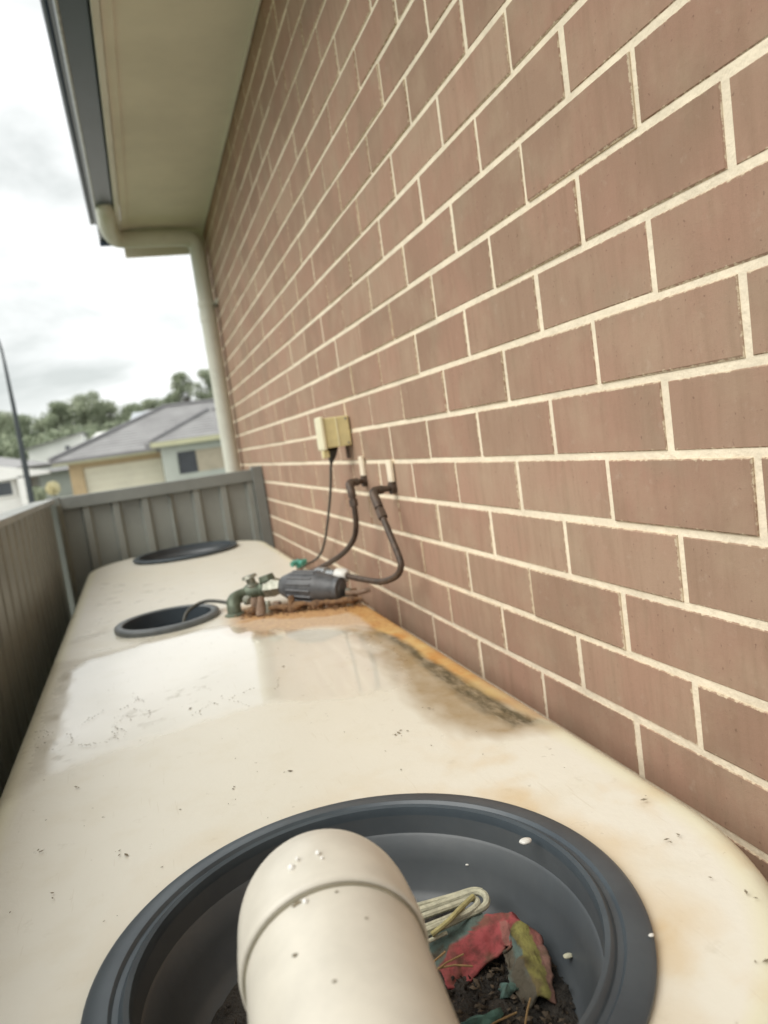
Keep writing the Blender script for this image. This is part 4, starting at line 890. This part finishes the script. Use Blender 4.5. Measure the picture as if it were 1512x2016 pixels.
wpart(gr, 'roof', hiproof(-10.2, 2.0, 59.3, 69.0, 2.50, 3.95, 10), 'tile')
sp = empty('solar_house', 'pale roof carrying a silvery solar array above the grey hip roof', 'house', (1.5, 66, gz(0, 66)))
wpart(sp, 'wall', box(-1.5, 7, 67, 74, gz(0, 66) - .2, 5.2), 'render')
wpart(sp, 'roof', ([(-2.2, 66.4, 5.30), (7.5, 66.4, 5.30), (7.5, 70, 6.90), (0.3, 70, 6.90), (7.5, 74, 5.2), (-2.2, 74, 5.2)], [(0, 1, 2, 3), (3, 2, 4, 5), (0, 3, 5), (1, 4, 2)]), 'tile')
for k in range(5):
    x = -1.3 + k * 1.05
    wpart(sp, 'solar_panel', ([(x, 66.60, 5.50), (x + 1.0, 66.60, 5.50), (x + 1.55, 69.4, 6.76), (x + .55, 69.4, 6.76), (x, 66.60, 5.46), (x + 1.0, 66.60, 5.46), (x + 1.55, 69.4, 6.72), (x + .55, 69.4, 6.72)], [(0, 1, 2, 3), (7, 6, 5, 4), (4, 5, 1, 0), (6, 7, 3, 2), (5, 6, 2, 1), (7, 4, 0, 3)]), 'solar')
# left house with white band
lh = empty('verandah_house', 'low house at the left edge with grey roof, wide white verandah beam and small window', 'house', (-10, 46, gz(0, 45)))
g4 = gz(0, 45)
wpart(lh, 'roof', ([(-17, 43.0, 3.05), (-5.45, 43.0, 2.78), (-9.5, 49, 3.95), (-17, 49, 4.25), (-5.45, 56, 2.78), (-17, 56, 3.0)], [(0, 1, 2, 3), (3, 2, 4, 5), (1, 4, 2)]), 'tile')
wpart(lh, 'verandah_beam', ([(-10.6, 42.6, 2.20), (-5.3, 42.6, 2.28), (-5.3, 42.6, 2.42), (-7.85, 42.6, 3.02), (-10.6, 42.6, 3.40), (-10.6, 43, 2.20), (-5.3, 43, 2.28), (-5.3, 43, 2.42), (-7.85, 43, 3.02), (-10.6, 43, 3.40)], [(0, 1, 2, 3, 4), (9, 8, 7, 6, 5), (0, 5, 6, 1), (1, 6, 7, 2), (2, 7, 8, 3), (3, 8, 9, 4), (4, 9, 5, 0)]), 'white_wall')
wpart(lh, 'wall', box(-16, -7.0, 43.2, 52, g4 - .2, 2.36), 'white_wall')
wpart(lh, 'window_frame', box(-9.4, -7.15, 43.08, 43.17, 1.34, 2.24, 0.02), 'white_wall')
wpart(lh, 'window', box(-9.3, -7.30, 43.04, 43.075, 1.44, 2.14), 'window')
wpart(lh, 'verandah_post', box(-6.9, -6.55, 42.6, 42.9, g4 - .2, 2.33), 'white_wall')

# street lamp
lamp = empty('street_lamp', 'dark slender street lamp with curved top standing left of the houses', 'street lamp', (-4.68, 30, gz(0, 30)))
wpart(lamp, 'pole', tube([(-4.68, 30, gz(0, 30) - .2), (-4.68, 30, 2.5), (-4.68, 30, 4.8), (-4.70, 30, 6.4)], [0.12, 0.105, 0.075, 0.05], 12), 'pole', True)
wpart(lamp, 'arm', tube(smooth_path([(-4.70, 30, 6.35), (-4.73, 30, 6.9), (-4.85, 30, 7.35), (-5.3, 30, 7.65), (-6.0, 30, 7.75)], 6), 0.045, 10), 'pole', True)
wpart(lamp, 'lamp_head', box(-6.7, -5.9, 29.87, 30.13, 7.69, 7.83, 0.04), 'pole')

# trees and shrubs
def leaves(V, F, T, centre, rad, count, size, squash=0.8):
    for k in range(count):
        d = Vector((random.gauss(0, 1), random.gauss(0, 1), random.gauss(0, 1))).normalized() * (random.random() ** 0.45)
        c = Vector(centre) + Vector((d.x * rad, d.y * rad, d.z * rad * squash)); s = size * random.uniform(0.6, 1.4)
        u = Vector((random.uniform(-1, 1), random.uniform(-1, 1), random.uniform(-1, 1))).normalized(); v = u.orthogonal().normalized()
        o_ = len(V); V += [tuple(c + u * s), tuple(c + v * s * .55), tuple(c - u * s), tuple(c - v * s * .55)]; F.append((o_, o_ + 1, o_ + 2, o_ + 3)); T += [random.random()] * 4
def tree(x, y, top, spread, label, mat='leaf1', clumps=26, base=None, per=110, open_=False, group='trees behind the houses'):
    g = gz(x, y) if base is None else base; hgt = top - g
    root = empty('tree', label, 'tree', (x, y, g), group)
    limbs = [tube([(x, y, g - .3), (x + .1, y, g + hgt * .3), (x + .25, y + .2, g + hgt * .7)], [hgt * .020, hgt * .014, hgt * .005], 8)]
    V = []; F = []; T = []
    for k in range(clumps):
        a = random.uniform(0, 6.28); hz = random.uniform(0.10 if not open_ else 0.30, 1.0) ** 0.85; rr_ = spread * math.sqrt(random.random()) * (1.05 - 0.75 * max(0, hz - .4) / .6)
        r = random.uniform(0.24, 0.42) * spread * (0.7 if open_ else 1.0); cz = g + hgt * hz - r * 0.8; c = (x + rr_ * math.cos(a), y + rr_ * math.sin(a), cz)
        leaves(V, F, T, c, r, per, max(0.12, spread * 0.035))
        limbs.append(tube([(x + .1, y, g + hgt * (hz * .5)), c], [hgt * .006, hgt * .002], 5))
    wpart(root, 'trunk', merge(*limbs), 'bark')
    o = wpart(root, 'crown', (V, F), mat); set_attr(o, 'tone', T)
    return root
TR = [(-18.2, 112, 12.6, 3.6, 'ragged tree at the left edge of the skyline', 'leaf1'), (-15.5, 110, 11.3, 3.0, 'low dark tree right beside the street lamp pole', 'leaf2'), (-12.8, 113, 10.7, 2.8, 'short rounded tree just right of the street lamp', 'leaf1'),
      (-9.9, 108, 12.3, 3.2, 'mid height tree on the left shoulder of the tallest left tree', 'leaf2'), (-6.9, 109, 14.2, 3.6, 'tall spreading gum tree above the white house', 'leaf1'), (-4.3, 112, 12.4, 2.8, 'loose tree on the right shoulder of the tall gum', 'leaf1'),
      (-1.0, 110, 11.3, 2.8, 'dark green tree in the dip above the solar panels', 'leaf2'), (1.8, 111, 11.6, 3.0, 'bushy yellow green tree above the roof ridge', 'leaf1'), (4.6, 108, 12.0, 2.6, 'green tree low behind the roof ridge', 'leaf2'),
      (6.4, 104, 14.7, 3.3, 'open airy tree left of the downpipe with sky gaps', 'leaf1'), (10.2, 106, 14.4, 3.4, 'leafy tree half hidden by the cream downpipe', 'leaf1'), (-23.5, 110, 12, 4.0, 'tree beyond the left edge of the houses', 'leaf2')]
for i, (x, y, top, spd, lab, mt) in enumerate(TR):
    tree(x, y, top - 0.0, spd, lab, mt, clumps=48 if i != 9 else 34, per=260 if i != 9 else 200, open_=(i == 9))
V = []; F = []; T = []
for k in range(230):
    x = random.uniform(-34, 24); y = random.uniform(114, 128); leaves(V, F, T, (x, y, gz(x, y) + random.uniform(0.5, 7.6)), random.uniform(1.5, 2.3), 95, 0.24)
wo = mesh('distant_woods', V, F, 'leaf2'); set_attr(wo, 'tone', T); tag(wo, 'dense belt of green woodland on the rise behind the houses', 'woodland', kind='stuff')
V = []; F = []; T = []
for k in range(150):
    x = random.uniform(-26, -1); y = random.uniform(96, 104); leaves(V, F, T, (x, y, gz(x, y) + random.uniform(0.5, 5.0)), random.uniform(1.2, 2.0), 90, 0.22)
wo = mesh('undergrowth', V, F, 'leaf2'); set_attr(wo, 'tone', T); tag(wo, 'green scrub in front of the tree belt', 'scrub', kind='stuff')
def shrub(x, y, z, r, mat, label, cnt=900):
    V = []; F = []; T = []; leaves(V, F, T, (x, y, z), r, cnt, r * 0.16, 1.0); root = empty('shrub', label, 'shrub', (x, y, gz(x, y)))
    o = wpart(root, 'foliage', (V, F), mat); set_attr(o, 'tone', T); wpart(root, 'stem', tube([(x, y, gz(x, y) - .1), (x, y, z)], r * 0.1, 6), 'bark')
shrub(-3.22, 24.0, 1.66, 0.21, 'shrubpale', 'small round pale yellow shrub at the corner of the fence tops')
shrub(-5.9, 41.0, 1.25, 0.45, 'leaf1', 'little green bush left of the tan garage pier')
